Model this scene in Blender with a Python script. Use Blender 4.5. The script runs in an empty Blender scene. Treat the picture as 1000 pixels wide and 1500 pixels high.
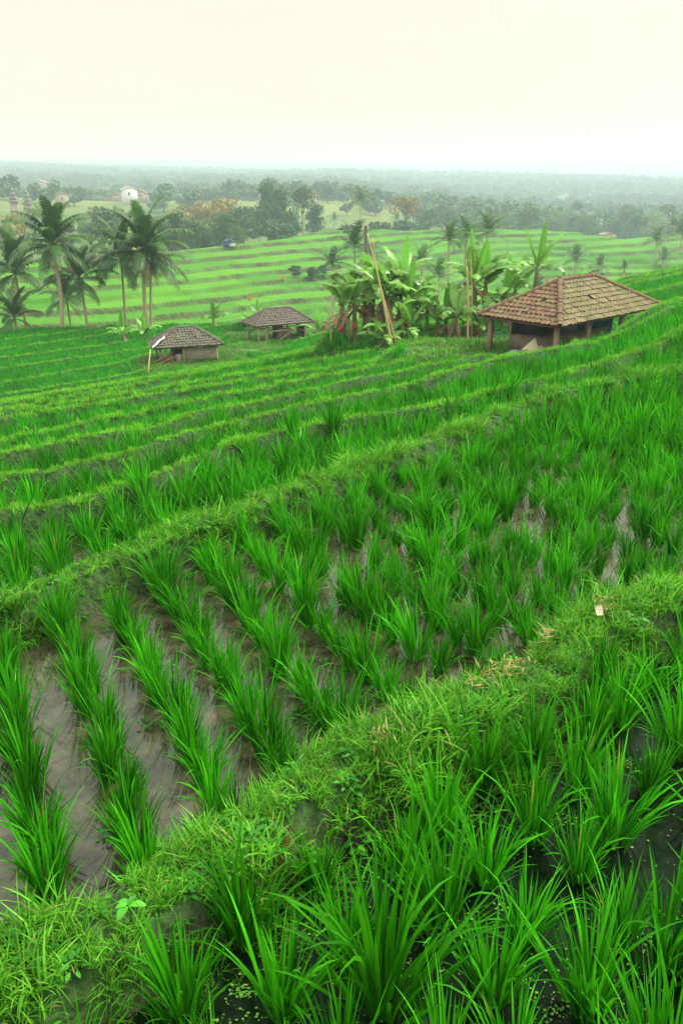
import bpy, math, random
import numpy as np
from mathutils import Vector, Matrix

rng = np.random.default_rng(11)
random.seed(11)
R = math.radians
scene = bpy.context.scene
COL = scene.collection

# ------------------------------------------------------------------ camera, sky, sun, exposure
PITCH, FOC, CH = R(21.8), 1248.0, 1.7
cam = bpy.data.cameras.new('camera')
cam.sensor_fit = 'VERTICAL'; cam.sensor_height = 24.0; cam.lens = FOC / 1500 * 24.0
cam.clip_start = 0.05; cam.clip_end = 12000
camo = bpy.data.objects.new('camera', cam); COL.objects.link(camo)
camo.location = (0, 0, CH); camo.rotation_euler = (math.pi / 2 - PITCH, 0, 0)
scene.camera = camo

SUN_EL, SUN_AZ = R(52), R(62)          # azimuth measured clockwise from +Y (the view direction)
world = bpy.data.worlds.new('World'); scene.world = world
world.use_nodes = True
wt = world.node_tree; wt.nodes.clear()
def wn(t): return wt.nodes.new(t)
w_out = wn('ShaderNodeOutputWorld'); w_mix = wn('ShaderNodeMixShader')
w_sky = wn('ShaderNodeTexSky'); w_sky.sky_type = 'NISHITA'; w_sky.sun_disc = False
w_sky.sun_elevation = SUN_EL; w_sky.sun_rotation = SUN_AZ
w_b1 = wn('ShaderNodeBackground'); w_b1.inputs['Strength'].default_value = 0.10
wt.links.new(w_sky.outputs[0], w_b1.inputs['Color'])
w_tc = wn('ShaderNodeTexCoord'); w_sep = wn('ShaderNodeSeparateXYZ')
wt.links.new(w_tc.outputs['Generated'], w_sep.inputs[0])
w_noise = wn('ShaderNodeTexNoise'); w_noise.inputs['Scale'].default_value = 2.2; w_noise.inputs['Detail'].default_value = 5
w_map = wn('ShaderNodeMapping'); w_map.inputs['Scale'].default_value = (1, 1, 3.5)
wt.links.new(w_tc.outputs['Generated'], w_map.inputs[0]); wt.links.new(w_map.outputs[0], w_noise.inputs['Vector'])
w_ramp = wn('ShaderNodeValToRGB')       # the cloud layer: cream at the horizon, near white above
w_ramp.color_ramp.elements[0].position = 0.0; w_ramp.color_ramp.elements[0].color = (1.75, 0.95, 0.72, 1)
w_ramp.color_ramp.elements[1].position = 0.16; w_ramp.color_ramp.elements[1].color = (1.0, 0.69, 0.57, 1)
e = w_ramp.color_ramp.elements.new(0.42); e.color = (1.34, 1.38, 1.22, 1)
e = w_ramp.color_ramp.elements.new(0.06); e.color = (1.15, 0.70, 0.55, 1)
wt.links.new(w_sep.outputs['Z'], w_ramp.inputs[0])
w_hsv = wn('ShaderNodeMix'); w_hsv.data_type = 'RGBA'; w_hsv.blend_type = 'MULTIPLY'; w_hsv.inputs[0].default_value = 1.0
w_nr = wn('ShaderNodeMapRange'); w_nr.inputs[1].default_value = 0.3; w_nr.inputs[2].default_value = 0.7
w_nr.inputs[3].default_value = 0.93; w_nr.inputs[4].default_value = 1.05
wt.links.new(w_noise.outputs[0], w_nr.inputs[0])
wt.links.new(w_ramp.outputs[0], w_hsv.inputs[6]); wt.links.new(w_nr.outputs[0], w_hsv.inputs[7])
w_b2 = wn('ShaderNodeBackground'); w_b2.inputs['Strength'].default_value = 1.18
wt.links.new(w_hsv.outputs[2], w_b2.inputs['Color'])
w_mix.inputs[0].default_value = 0.88
wt.links.new(w_b1.outputs[0], w_mix.inputs[1]); wt.links.new(w_b2.outputs[0], w_mix.inputs[2])
wt.links.new(w_mix.outputs[0], w_out.inputs[0])

sun = bpy.data.lights.new('sun', 'SUN'); sun.energy = 3.9; sun.angle = R(18); sun.color = (1.0, 0.95, 0.84)
suno = bpy.data.objects.new('sun', sun); COL.objects.link(suno)
sd = Vector((math.sin(SUN_AZ) * math.cos(SUN_EL), math.cos(SUN_AZ) * math.cos(SUN_EL), math.sin(SUN_EL)))
suno.rotation_euler = sd.to_track_quat('Z', 'Y').to_euler(); suno.location = (20, -20, 40)

scene.view_settings.view_transform = 'Standard'; scene.view_settings.look = 'None'
scene.view_settings.exposure = 0.24; scene.view_settings.gamma = 1.0
scene.render.engine = 'CYCLES'
cy = scene.cycles
cy.max_bounces = 6; cy.diffuse_bounces = 1; cy.glossy_bounces = 2; cy.transmission_bounces = 3
cy.volume_bounces = 3; cy.transparent_max_bounces = 6
cy.use_denoising = True; cy.caustics_reflective = False; cy.caustics_refractive = False
cy.use_adaptive_sampling = True; cy.adaptive_threshold = 0.012
HAZE_DENSITY = 0.0010

# ------------------------------------------------------------------ helpers
class Geo:
    """collects vertices, quads and triangles (with a per-face tint) and links them as one mesh object"""
    def __init__(s): s.V = []; s.Q = []; s.T = []; s.tq = []; s.tt = []; s.n = 0
    def add(s, V, Q=None, T=None, tint=None):
        V = np.asarray(V, float).reshape(-1, 3)
        s.V.append(V)
        if Q is not None and len(Q):
            Q = np.asarray(Q, int).reshape(-1, 4); s.Q.append(Q + s.n)
            s.tq.append(np.broadcast_to(np.asarray(random.random() if tint is None else tint, float), (len(Q),)))
        if T is not None and len(T):
            T = np.asarray(T, int).reshape(-1, 3); s.T.append(T + s.n)
            tt = np.asarray(random.random() if tint is None else tint, float)
            s.tt.append(np.broadcast_to(tt if tt.ndim == 0 or len(tt) == len(T) else tt[:len(T)], (len(T),)))
        s.n += len(V)
    def mesh(s, name, smooth=True):
        V = np.concatenate(s.V) if s.V else np.zeros((0, 3))
        Q = np.concatenate(s.Q) if s.Q else np.zeros((0, 4), int)
        T = np.concatenate(s.T) if s.T else np.zeros((0, 3), int)
        me = bpy.data.meshes.new(name)
        me.vertices.add(len(V)); me.vertices.foreach_set('co', V.astype(np.float32).ravel())
        nl = len(Q) * 4 + len(T) * 3
        me.loops.add(nl); me.loops.foreach_set('vertex_index', np.concatenate([Q.ravel(), T.ravel()]).astype(np.int32))
        me.polygons.add(len(Q) + len(T))
        st = np.concatenate([np.arange(len(Q)) * 4, len(Q) * 4 + np.arange(len(T)) * 3])
        me.polygons.foreach_set('loop_start', st.astype(np.int32))
        me.update(calc_edges=True)
        if smooth: me.polygons.foreach_set('use_smooth', np.ones(len(Q) + len(T), bool))
        tint = np.concatenate(([np.concatenate(s.tq)] if s.tq else []) + ([np.concatenate(s.tt)] if s.tt else []))
        a = me.attributes.new('tint', 'FLOAT', 'FACE'); a.data.foreach_set('value', tint.astype(np.float32))
        me.validate(); me.update()
        return me
    def obj(s, name, mat, parent=None, smooth=True):
        me = s.mesh(name, smooth); me.materials.append(mat)
        return link(name, me, parent)
    # shapes
    def box(s, c, d, rot=0.0, tint=None, M=None):
        c = np.array(c, float); h = np.array(d, float) / 2
        P = np.array([[x, y, z] for x in (-1, 1) for y in (-1, 1) for z in (-1, 1)], float) * h
        if rot: P = P @ np.array([[math.cos(rot), math.sin(rot), 0], [-math.sin(rot), math.cos(rot), 0], [0, 0, 1]])
        P = P + c
        if M is not None: P = xf(M, P)
        s.add(P, [[0, 1, 3, 2], [4, 6, 7, 5], [0, 4, 5, 1], [2, 3, 7, 6], [0, 2, 6, 4], [1, 5, 7, 3]], tint=tint)
    def tube(s, pts, rad, n=8, cap=True, tint=None):
        pts = np.asarray(pts, float); m = len(pts); rad = np.broadcast_to(np.asarray(rad, float), (m,))
        V = []
        for i in range(m):
            d = pts[min(i + 1, m - 1)] - pts[max(i - 1, 0)]; d /= np.linalg.norm(d) + 1e-9
            a = np.cross(d, [0, 0, 1.0]) if abs(d[2]) < 0.9 else np.cross(d, [1.0, 0, 0]); a /= np.linalg.norm(a)
            b = np.cross(d, a)
            th = np.arange(n) / n * 2 * math.pi
            V.append(pts[i] + rad[i] * (np.cos(th)[:, None] * a + np.sin(th)[:, None] * b))
        V = np.concatenate(V); Q = []
        for i in range(m - 1):
            for j in range(n):
                k = (j + 1) % n; Q.append([i * n + j, i * n + k, (i + 1) * n + k, (i + 1) * n + j])
        T = []
        if cap:
            V = np.concatenate([V, pts[:1], pts[-1:]]); a0 = m * n
            for j in range(n):
                k = (j + 1) % n; T.append([a0, k, j]); T.append([a0 + 1, (m - 1) * n + j, (m - 1) * n + k])
        s.add(V, Q, T, tint=random.random() if tint is None else tint)

def xf(M, P):
    P = np.asarray(P, float); A = np.array(M); return P @ A[:3, :3].T + A[:3, 3]
def link(name, me, parent=None):
    o = bpy.data.objects.new(name, me); COL.objects.link(o)
    if parent is not None: o.parent = parent
    return o
def thing(name, label, cat, loc=(0, 0, 0), rz=0.0, group=None):
    o = bpy.data.objects.new(name, None); COL.objects.link(o); o.empty_display_size = 0.3
    o.location = loc; o.rotation_euler = (0, 0, rz)
    return tag(o, label, cat, group)
def tag(o, label, cat, group=None):
    o['label'] = label; o['category'] = cat
    if group: o['group'] = group
    return o
def kind(o, k): o['kind'] = k; return o
def dup(root, loc, rz, scale, label, group=None):
    r = root.copy(); COL.objects.link(r); r.location = loc; r.rotation_euler = (0, 0, rz); r.scale = (scale,) * 3
    r['label'] = label
    if group: r['group'] = group
    for ch in list(root.children):
        c = ch.copy(); COL.objects.link(c); c.parent = r
        for g in list(ch.children):
            d = g.copy(); COL.objects.link(d); d.parent = c
    return r

# ------------------------------------------------------------------ materials
def newmat(name):
    m = bpy.data.materials.new(name); m.use_nodes = True; m.node_tree.nodes.clear(); return m, m.node_tree
def N(t, typ, **kw):
    n = t.nodes.new(typ)
    for k, v in kw.items():
        if k.startswith('i_'): n.inputs[k[2:].replace('_', ' ')].default_value = v
        else: setattr(n, k, v)
    return n
def mixc(t, fac, a, b, blend='MIX'):
    m = t.nodes.new('ShaderNodeMix'); m.data_type = 'RGBA'; m.blend_type = blend
    for sock, v in ((m.inputs[0], fac), (m.inputs[6], a), (m.inputs[7], b)):
        if hasattr(v, 'links'): t.links.new(v, sock)
        else: sock.default_value = v if isinstance(v, (int, float)) else (*v, 1)[:4]
    return m.outputs[2]
def noise(t, scale, detail=4, coord='Object', rough=0.55, vscale=None):
    tc = t.nodes.new('ShaderNodeTexCoord'); n = t.nodes.new('ShaderNodeTexNoise')
    n.inputs['Scale'].default_value = scale; n.inputs['Detail'].default_value = detail; n.inputs['Roughness'].default_value = rough
    src = tc.outputs[coord]
    if vscale:
        mp = t.nodes.new('ShaderNodeMapping'); mp.inputs['Scale'].default_value = vscale; t.links.new(src, mp.inputs[0]); src = mp.outputs[0]
    t.links.new(src, n.inputs['Vector']); return n.outputs[0]
def worldnoise(t, scale, detail=3):
    g = t.nodes.new('ShaderNodeNewGeometry'); n = t.nodes.new('ShaderNodeTexNoise')
    n.inputs['Scale'].default_value = scale; n.inputs['Detail'].default_value = detail
    t.links.new(g.outputs['Position'], n.inputs['Vector']); return n.outputs[0]
def rng01(t, v, a, b, lo=0.0, hi=1.0):
    m = t.nodes.new('ShaderNodeMapRange'); m.inputs[1].default_value = a; m.inputs[2].default_value = b
    m.inputs[3].default_value = lo; m.inputs[4].default_value = hi; t.links.new(v, m.inputs[0]); return m.outputs[0]
def finish(m, t, col, rough=0.8, bump=None, bstr=0.3, bdist=0.02, spec=0.3, metal=0.0):
    b = t.nodes.new('ShaderNodeBsdfPrincipled'); o = t.nodes.new('ShaderNodeOutputMaterial')
    if hasattr(col, 'links'): t.links.new(col, b.inputs['Base Color'])
    else: b.inputs['Base Color'].default_value = (*col, 1)
    if hasattr(rough, 'links'): t.links.new(rough, b.inputs['Roughness'])
    else: b.inputs['Roughness'].default_value = rough
    b.inputs['Specular IOR Level'].default_value = spec; b.inputs['Metallic'].default_value = metal
    if bump is not None:
        bp = t.nodes.new('ShaderNodeBump'); bp.inputs['Strength'].default_value = bstr; bp.inputs['Distance'].default_value = bdist
        t.links.new(bump, bp.inputs['Height']); t.links.new(bp.outputs[0], b.inputs['Normal'])
    t.links.new(b.outputs[0], o.inputs[0]); return m
def attr(t, name='tint'):
    a = t.nodes.new('ShaderNodeAttribute'); a.attribute_name = name; return a.outputs['Fac']
def leafmat(name, ca, cb, cc=None, trans=0.35, rough=0.5, spec=0.3, wn_scale=0.6, ccamt=0.06, sheen=None):
    """leaves: colour varies per leaf (tint), per plant (object random) and in broad patches"""
    m, t = newmat(name)
    oi = t.nodes.new('ShaderNodeObjectInfo')
    tint = attr(t)
    c = mixc(t, tint, ca, cb)
    v = t.nodes.new('ShaderNodeMath'); v.operation = 'ADD'
    t.links.new(oi.outputs['Random'], v.inputs[0]); t.links.new(worldnoise(t, wn_scale), v.inputs[1])
    k = rng01(t, v.outputs[0], 0.45, 1.5, 0.62, 1.34)
    cm = t.nodes.new('ShaderNodeVectorMath'); cm.operation = 'SCALE'
    t.links.new(c, cm.inputs[0]); t.links.new(k, cm.inputs['Scale']); c = cm.outputs[0]
    if cc is not None:
        gt = t.nodes.new('ShaderNodeMath'); gt.operation = 'GREATER_THAN'; gt.inputs[1].default_value = 1 - ccamt
        t.links.new(tint, gt.inputs[0]); c = mixc(t, gt.outputs[0], c, cc)
    b = t.nodes.new('ShaderNodeBsdfPrincipled'); tr = t.nodes.new('ShaderNodeBsdfTranslucent')
    ms = t.nodes.new('ShaderNodeMixShader'); o = t.nodes.new('ShaderNodeOutputMaterial')
    t.links.new(c, b.inputs['Base Color']); t.links.new(c, tr.inputs['Color'])
    b.inputs['Roughness'].default_value = rough; b.inputs['Specular IOR Level'].default_value = spec
    ms.inputs[0].default_value = trans
    t.links.new(b.outputs[0], ms.inputs[1]); t.links.new(tr.outputs[0], ms.inputs[2]); t.links.new(ms.outputs[0], o.inputs[0])
    return m

M = {}
M['rice'] = leafmat('rice_leaf', (0.004, 0.12, 0.002), (0.085, 0.54, 0.008), (0.34, 0.36, 0.06), trans=0.28, rough=0.5, spec=0.14, ccamt=0.012)
M['rice_far'] = leafmat('rice_leaf_far', (0.006, 0.18, 0.003), (0.075, 0.50, 0.010), trans=0.38, rough=0.55, spec=0.15, wn_scale=0.16)
M['grass'] = leafmat('bank_grass', (0.030, 0.21, 0.007), (0.20, 0.56, 0.036), (0.42, 0.40, 0.12), trans=0.35, rough=0.55, spec=0.2, wn_scale=2.0, ccamt=0.035)
M['grass_pale'] = leafmat('pale_bank_grass', (0.07, 0.34, 0.010), (0.24, 0.62, 0.04), (0.42, 0.40, 0.12), trans=0.35, rough=0.55, spec=0.15, wn_scale=1.0, ccamt=0.035)
M['lawn'] = leafmat('lawn_grass', (0.03, 0.17, 0.010), (0.16, 0.40, 0.04), (0.35, 0.34, 0.13), trans=0.3, wn_scale=0.5, ccamt=0.05)
M['weed'] = leafmat('weed_leaf', (0.02, 0.18, 0.01), (0.08, 0.38, 0.025), trans=0.3, wn_scale=2)
M['straw'] = leafmat('dead_straw', (0.24, 0.15, 0.05), (0.44, 0.38, 0.14), (0.25, 0.08, 0.03), trans=0.15, ccamt=0.1)
M['duckweed'] = leafmat('duckweed', (0.07, 0.24, 0.02), (0.20, 0.38, 0.05), trans=0.1, wn_scale=3)
M['banana'] = leafmat('banana_leaf', (0.10, 0.34, 0.03), (0.29, 0.52, 0.10), trans=0.35, rough=0.38, spec=0.45)
M['banana_young'] = leafmat('young_banana_leaf', (0.11, 0.40, 0.03), (0.19, 0.50, 0.05), trans=0.45, rough=0.4, spec=0.4)
M['banana_dead'] = leafmat('dead_banana_leaf', (0.20, 0.11, 0.05), (0.34, 0.23, 0.12), trans=0.15)
M['palm'] = leafmat('palm_frond', (0.038, 0.115, 0.022), (0.105, 0.22, 0.045), (0.22, 0.17, 0.07), trans=0.22, rough=0.4, spec=0.4, ccamt=0.03)
M['palm_dead'] = leafmat('dry_frond', (0.22, 0.16, 0.07), (0.34, 0.27, 0.13), trans=0.15)
M['palm_pale'] = leafmat('pale_frond', (0.13, 0.19, 0.05), (0.22, 0.28, 0.08), trans=0.25)
M['leaf_dark'] = leafmat('dark_foliage', (0.026, 0.070, 0.030), (0.060, 0.13, 0.045), trans=0.2)
M['leaf_mid'] = leafmat('mid_foliage', (0.040, 0.105, 0.030), (0.085, 0.18, 0.05), trans=0.25)
M['leaf_pale'] = leafmat('pale_foliage', (0.10, 0.19, 0.05), (0.18, 0.28, 0.08), trans=0.25)
M['leaf_rust'] = leafmat('rusty_foliage', (0.30, 0.19, 0.06), (0.42, 0.27, 0.09), (0.16, 0.20, 0.06), trans=0.25, ccamt=0.25)
M['leaf_olive'] = leafmat('olive_foliage', (0.16, 0.16, 0.04), (0.30, 0.27, 0.08), trans=0.25)
M['forest'] = leafmat('forest_foliage', (0.06, 0.135, 0.055), (0.095, 0.19, 0.07), trans=0.15, wn_scale=0.004)

def simple(name, ca, cb, scale=6, rough=0.8, bstr=0.3, bdist=0.01, spec=0.25, vscale=None, usetint=0.0, detail=5):
    m, t = newmat(name); n = noise(t, scale, detail, vscale=vscale)
    c = mixc(t, rng01(t, n, 0.3, 0.7), ca, cb)
    if usetint:
        k = rng01(t, attr(t), 0, 1, 1 - usetint, 1 + usetint)
        cm = t.nodes.new('ShaderNodeVectorMath'); cm.operation = 'SCALE'
        t.links.new(c, cm.inputs[0]); t.links.new(k, cm.inputs['Scale']); c = cm.outputs[0]
    return finish(m, t, c, rough, n, bstr, bdist, spec)
M['bark_palm'] = simple('palm_trunk', (0.34, 0.29, 0.17), (0.52, 0.45, 0.29), 3, vscale=(1, 1, 6), bdist=0.03)
M['bark'] = simple('tree_bark', (0.16, 0.12, 0.08), (0.32, 0.26, 0.19), 4, vscale=(3, 3, 0.6), bdist=0.03)
M['banana_stem'] = simple('banana_stem', (0.19, 0.13, 0.06), (0.22, 0.25, 0.08), 5, vscale=(3, 3, 0.7), rough=0.6)
M['flower'] = simple('banana_flower', (0.42, 0.02, 0.05), (0.60, 0.05, 0.09), 8, rough=0.5)
M['coconut'] = simple('coconut', (0.16, 0.17, 0.05), (0.28, 0.22, 0.08), 5, rough=0.5)
M['wood_post'] = simple('weathered_post', (0.16, 0.11, 0.07), (0.36, 0.27, 0.17), 5, vscale=(6, 6, 0.8), bstr=0.5)
M['wood_pale'] = simple('pale_timber', (0.42, 0.32, 0.18), (0.58, 0.47, 0.29), 6, vscale=(5, 5, 1), bstr=0.4, usetint=0.2)
M['wood_red'] = simple('red_brown_timber', (0.28, 0.12, 0.06), (0.46, 0.30, 0.16), 4, vscale=(5, 5, 1), bstr=0.4, usetint=0.35)
M['bamboo'] = simple('bamboo', (0.44, 0.32, 0.13), (0.60, 0.49, 0.22), 5, rough=0.45, vscale=(2, 2, 0.8), spec=0.4)
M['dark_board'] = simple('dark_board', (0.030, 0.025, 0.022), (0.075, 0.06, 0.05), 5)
M['plaster'] = simple('stained_plaster', (0.15, 0.125, 0.085), (0.27, 0.225, 0.155), 3)
M['pink_board'] = simple('faded_board', (0.36, 0.27, 0.22), (0.48, 0.38, 0.32), 3)
M['blue_tarp'] = simple('blue_tarp', (0.015, 0.06, 0.26), (0.03, 0.12, 0.42), 4, rough=0.4, bdist=0.03)
M['grey_cloth'] = simple('grey_cloth', (0.10, 0.11, 0.15), (0.24, 0.25, 0.29), 5, rough=0.7)
M['tan_cloth'] = simple('tan_cloth', (0.48, 0.40, 0.24), (0.66, 0.58, 0.40), 4, rough=0.75)
M['pink_cloth'] = simple('pink_cloth', (0.50, 0.30, 0.24), (0.68, 0.48, 0.38), 8, rough=0.75)
M['red_cloth'] = simple('red_cloth', (0.62, 0.05, 0.02), (0.75, 0.11, 0.04), 6, rough=0.7)
M['white'] = simple('white_sheet', (0.70, 0.70, 0.68), (0.82, 0.82, 0.80), 3, rough=0.5)
M['paper'] = simple('pale_paper', (0.62, 0.56, 0.34), (0.80, 0.74, 0.54), 60, rough=0.7)
M['white_wall'] = simple('white_wall', (0.74, 0.74, 0.72), (0.82, 0.82, 0.80), 1)
M['cream_wall'] = simple('cream_wall', (0.34, 0.27, 0.20), (0.44, 0.36, 0.27), 1)
M['red_roof'] = simple('red_roof', (0.36, 0.16, 0.09), (0.46, 0.24, 0.14), 2)
M['grey_roof'] = simple('grey_roof', (0.18, 0.16, 0.15), (0.28, 0.25, 0.23), 2)
M['dark_window'] = simple('dark_window', (0.03, 0.03, 0.035), (0.06, 0.06, 0.06), 2, rough=0.2)
M['concrete'] = simple('grey_pole', (0.10, 0.09, 0.08), (0.17, 0.15, 0.13), 3)
M['red_soil'] = simple('red_soil', (0.24, 0.10, 0.05), (0.38, 0.19, 0.10), 8, bdist=0.04, bstr=0.8)

def tilemat(name, lo, mid, hi, moss, mossamt):
    m, t = newmat(name)
    n = noise(t, 2.6, 6); n2 = noise(t, 23, 4)
    c = mixc(t, attr(t), lo, mid)
    c = mixc(t, rng01(t, n2, 0.40, 0.72), c, hi)
    c = mixc(t, rng01(t, n, 0.62 - mossamt, 0.80 - mossamt), c, moss)
    return finish(m, t, c, 0.85, n2, 0.6, 0.012, 0.2)
M['tile_brown'] = tilemat('clay_tile', (0.10, 0.048, 0.034), (0.195, 0.105, 0.068), (0.28, 0.20, 0.11), (0.18, 0.16, 0.07), 0.12)
M['tile_lip'] = simple('clay_underside', (0.10, 0.05, 0.04), (0.17, 0.09, 0.07), 6)
M['tile_ochre'] = tilemat('mossy_tile', (0.155, 0.11, 0.06), (0.255, 0.205, 0.115), (0.33, 0.285, 0.165), (0.19, 0.18, 0.075), 0.18)
M['tile_grey'] = tilemat('old_grey_tile', (0.034, 0.031, 0.027), (0.085, 0.077, 0.064), (0.34, 0.31, 0.22), (0.07, 0.065, 0.045), 0.08)
M['tile_dull'] = tilemat('dull_brown_tile', (0.075, 0.060, 0.054), (0.14, 0.112, 0.10), (0.22, 0.19, 0.15), (0.14, 0.125, 0.085), 0.10)

def brickmat():
    m, t = newmat('block_wall'); tc = t.nodes.new('ShaderNodeTexCoord')
    mp = t.nodes.new('ShaderNodeMapping'); mp.inputs['Rotation'].default_value = (R(90), 0, 0); t.links.new(tc.outputs['Object'], mp.inputs[0])
    b = t.nodes.new('ShaderNodeTexBrick'); b.inputs['Scale'].default_value = 2.6
    b.inputs['Color1'].default_value = (0.44, 0.37, 0.22, 1); b.inputs['Color2'].default_value = (0.30, 0.27, 0.19, 1)
    b.inputs['Mortar'].default_value = (0.18, 0.17, 0.14, 1); b.inputs['Mortar Size'].default_value = 0.03
    t.links.new(mp.outputs[0], b.inputs['Vector'])
    c = mixc(t, rng01(t, noise(t, 3, 5), 0.4, 0.7, 0, 0.6), b.outputs[0], (0.38, 0.36, 0.27))
    return finish(m, t, c, 0.9, b.outputs[1], 0.3, 0.01)
M['block'] = brickmat()

def soilmat():
    """wet mud of the paddies and the turf of the banks, told apart by how the surface is used"""
    m, t = newmat('paddy_soil')
    n = worldnoise(t, 34, 6); n2 = worldnoise(t, 1.3, 4)
    mud = mixc(t, rng01(t, n, 0.3, 0.7), (0.040, 0.040, 0.019), (0.095, 0.090, 0.050))
    turf = mixc(t, rng01(t, n, 0.35, 0.65), (0.012, 0.040, 0.007), (0.045, 0.11, 0.016))
    earth = mixc(t, rng01(t, n, 0.35, 0.65), (0.011, 0.010, 0.006), (0.034, 0.028, 0.017))
    c = mixc(t, attr(t, 'bank'), mud, turf)
    c = mixc(t, attr(t, 'scarp'), c, earth)
    c = mixc(t, attr(t, 'lawn'), c, mixc(t, rng01(t, n2, 0.35, 0.65), (0.04, 0.14, 0.015), (0.10, 0.24, 0.035)))
    return finish(m, t, c, 0.75, n, 0.7, 0.03, 0.3)
M['soil'] = soilmat()

def watermat(name, ca, cb, rough=0.06, spec=0.5, scale=3.0, bstr=0.08):
    m, t = newmat(name)
    n = worldnoise(t, scale, 6); n2 = worldnoise(t, 40, 3)
    c = mixc(t, rng01(t, n, 0.35, 0.65), ca, cb)
    c = mixc(t, rng01(t, n2, 0.50, 0.64, 0, 0.6), c, tuple(x * 0.5 for x in ca)); c = mixc(t, rng01(t, worldnoise(t, 11, 6), 0.50, 0.66, 0, 0.7), c, tuple(x * 1.35 for x in cb))
    rr = rng01(t, n, 0.35, 0.7, rough, rough + 0.08)
    b = worldnoise(t, 14, 2)
    return finish(m, t, c, rr, b, bstr, 0.01, spec)
M['water_dark'] = watermat('dark_paddy_water', (0.003, 0.009, 0.003), (0.009, 0.022, 0.007), 0.06, spec=0.07)
M['water_mud'] = watermat('muddy_paddy_water', (0.040, 0.040, 0.018), (0.088, 0.084, 0.046), 0.03, spec=0.5, bstr=0.04)

def valleymat():
    m, t = newmat('valley_fields')
    g = t.nodes.new('ShaderNodeNewGeometry')
    n = worldnoise(t, 0.35, 5); n3 = worldnoise(t, 2.2, 5)
    f = attr(t, 'field')
    rice = mixc(t, f, (0.038, 0.165, 0.003), (0.100, 0.28, 0.007))
    rice = mixc(t, rng01(t, n3, 0.35, 0.7, 0, 0.55), rice, (0.045, 0.20, 0.02))
    rice = mixc(t, rng01(t, n, 0.5, 0.7, 0, 0.4), rice, (0.14, 0.33, 0.06))
    bank = mixc(t, rng01(t, n3, 0.4, 0.6), (0.034, 0.058, 0.016), (0.095, 0.088, 0.038))
    bank = mixc(t, rng01(t, n, 0.45, 0.6), bank, (0.07, 0.16, 0.03))
    c = mixc(t, attr(t, 'scarp'), rice, bank)
    nf = worldnoise(t, 0.011, 4)
    scrub = mixc(t, rng01(t, nf, 0.40, 0.60), (0.07, 0.14, 0.035), (0.25, 0.27, 0.07))
    scrub = mixc(t, rng01(t, n, 0.3, 0.7, 0, 0.4), scrub, (0.06, 0.12, 0.04))
    c = mixc(t, attr(t, 'scrub'), c, scrub)
    return finish(m, t, c, 0.9, n3, 0.8, 0.15, 0.1)
M['valley'] = valleymat()

# ------------------------------------------------------------------ camera geometry used to find where things stand
cp, sp = math.cos(PITCH), math.sin(PITCH)
def ray(px, py):
    a = (px - 500) / FOC; b = -(py - 750) / FOC
    return np.array([a, cp + b * sp, -sp + b * cp])
def at(px, py, z):
    d = ray(px, py); return d * ((z - CH) / d[2]) + np.array([0, 0, CH])
def atY(px, py, Y):
    d = ray(px, py); return d * (Y / d[1]) + np.array([0, 0, CH])

# ------------------------------------------------------------------ the terraced hill
TA = R(41); tx, ty = math.cos(TA), math.sin(TA)      # along the banks
nx, ny = -ty, tx                                      # down the hill
def uv(x, y): return x * nx + y * ny, x * tx + y * ty
def xy(u, v): return u * nx + v * tx, u * ny + v * ty
U_END = 53.0
def zb(u): return np.interp(u, [0, 9.4, 12, 14, 19.5, 26, 31, 36, U_END - 1, U_END + 5], [0, -1.7, -2.55, -2.9, -3.4, -5.05, -6.3, -6.75, -7.15, -13.6])
def bank_from_pixels(pts, z):
    w = np.array([uv(*at(px, py, z)[:2]) for px, py in pts]); o = np.argsort(w[:, 1]); return w[o, 1], w[o, 0]
BANKS = [bank_from_pixels([(0, 1440), (60, 1405), (250, 1306), (500, 1128), (750, 1004), (880, 924), (1000, 870)], 0.10),
         bank_from_pixels([(0, 885), (250, 780), (500, 690), (640, 642), (760, 592), (850, 566), (940, 550), (1000, 540)], -0.15),
         bank_from_pixels([(0, 752), (130, 732), (200, 707), (270, 682), (330, 657), (450, 627), (500, 616), (630, 598), (850, 543), (980, 500)], -0.48),
         bank_from_pixels([(20, 697), (70, 695), (190, 665), (280, 635), (375, 615), (450, 596), (600, 565), (725, 530)], -0.87),
         bank_from_pixels([(170, 635), (225, 630), (295, 607), (350, 597), (430, 580), (500, 563), (645, 535)], -1.25)]
LEVEL = [0.0, -0.30, -0.65, -1.04, -1.42]
BW = [0.085, 0.08, 0.05, 0.05, 0.05]
u0 = 11.2
while u0 < U_END:
    vv = np.linspace(-60, 130, 96)
    k = len(BANKS); ph = k * 1.7
    BANKS.append((vv, u0 + 0.28 * np.sin(vv / 5.3 + ph) + 0.35 * np.sin(vv / 11.0 + ph * 0.6)))
    gap = float(np.interp(u0, [10, 20, 35, 52], [1.7, 1.9, 2.6, 3.2])) * random.uniform(0.9, 1.15)
    LEVEL.append(float(zb(u0 + 0.1))); BW.append(0.06)
    u0 += gap
u0 = U_END
LEVEL.append(-13.6); NB = len(BANKS)
LEVEL[5] = -1.95
def G(k, v): return np.interp(v, BANKS[k][0], BANKS[k][1])
def bump2(a, b, s, seed=0.0):
    return (np.sin(a * s + 1.3 * np.sin(b * s * 0.7 + seed) + seed) + np.sin(b * s * 1.31 + 1.7 * np.sin(a * s * 0.6 + seed * 2)) ) * 0.5
PADS = [  # x, y, radius, z : level ground round the huts and the banana plants
    (6.3, 23.4, 3.5, -2.75), (3.4, 23.2, 2.2, -2.75), (1.0, 26.8, 1.7, -3.2), (3.6, 26.6, 2.1, -3.1), (6.4, 27.2, 2.6, -2.95),
    (-7.0, 39.0, 2.9, -6.35), (-3.5, 47.5, 3.4, -6.95), (-4.6, 42.5, 2.2, -6.6)]
def smooth(x): x = np.clip(x, 0, 1); return x * x * (3 - 2 * x)
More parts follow.
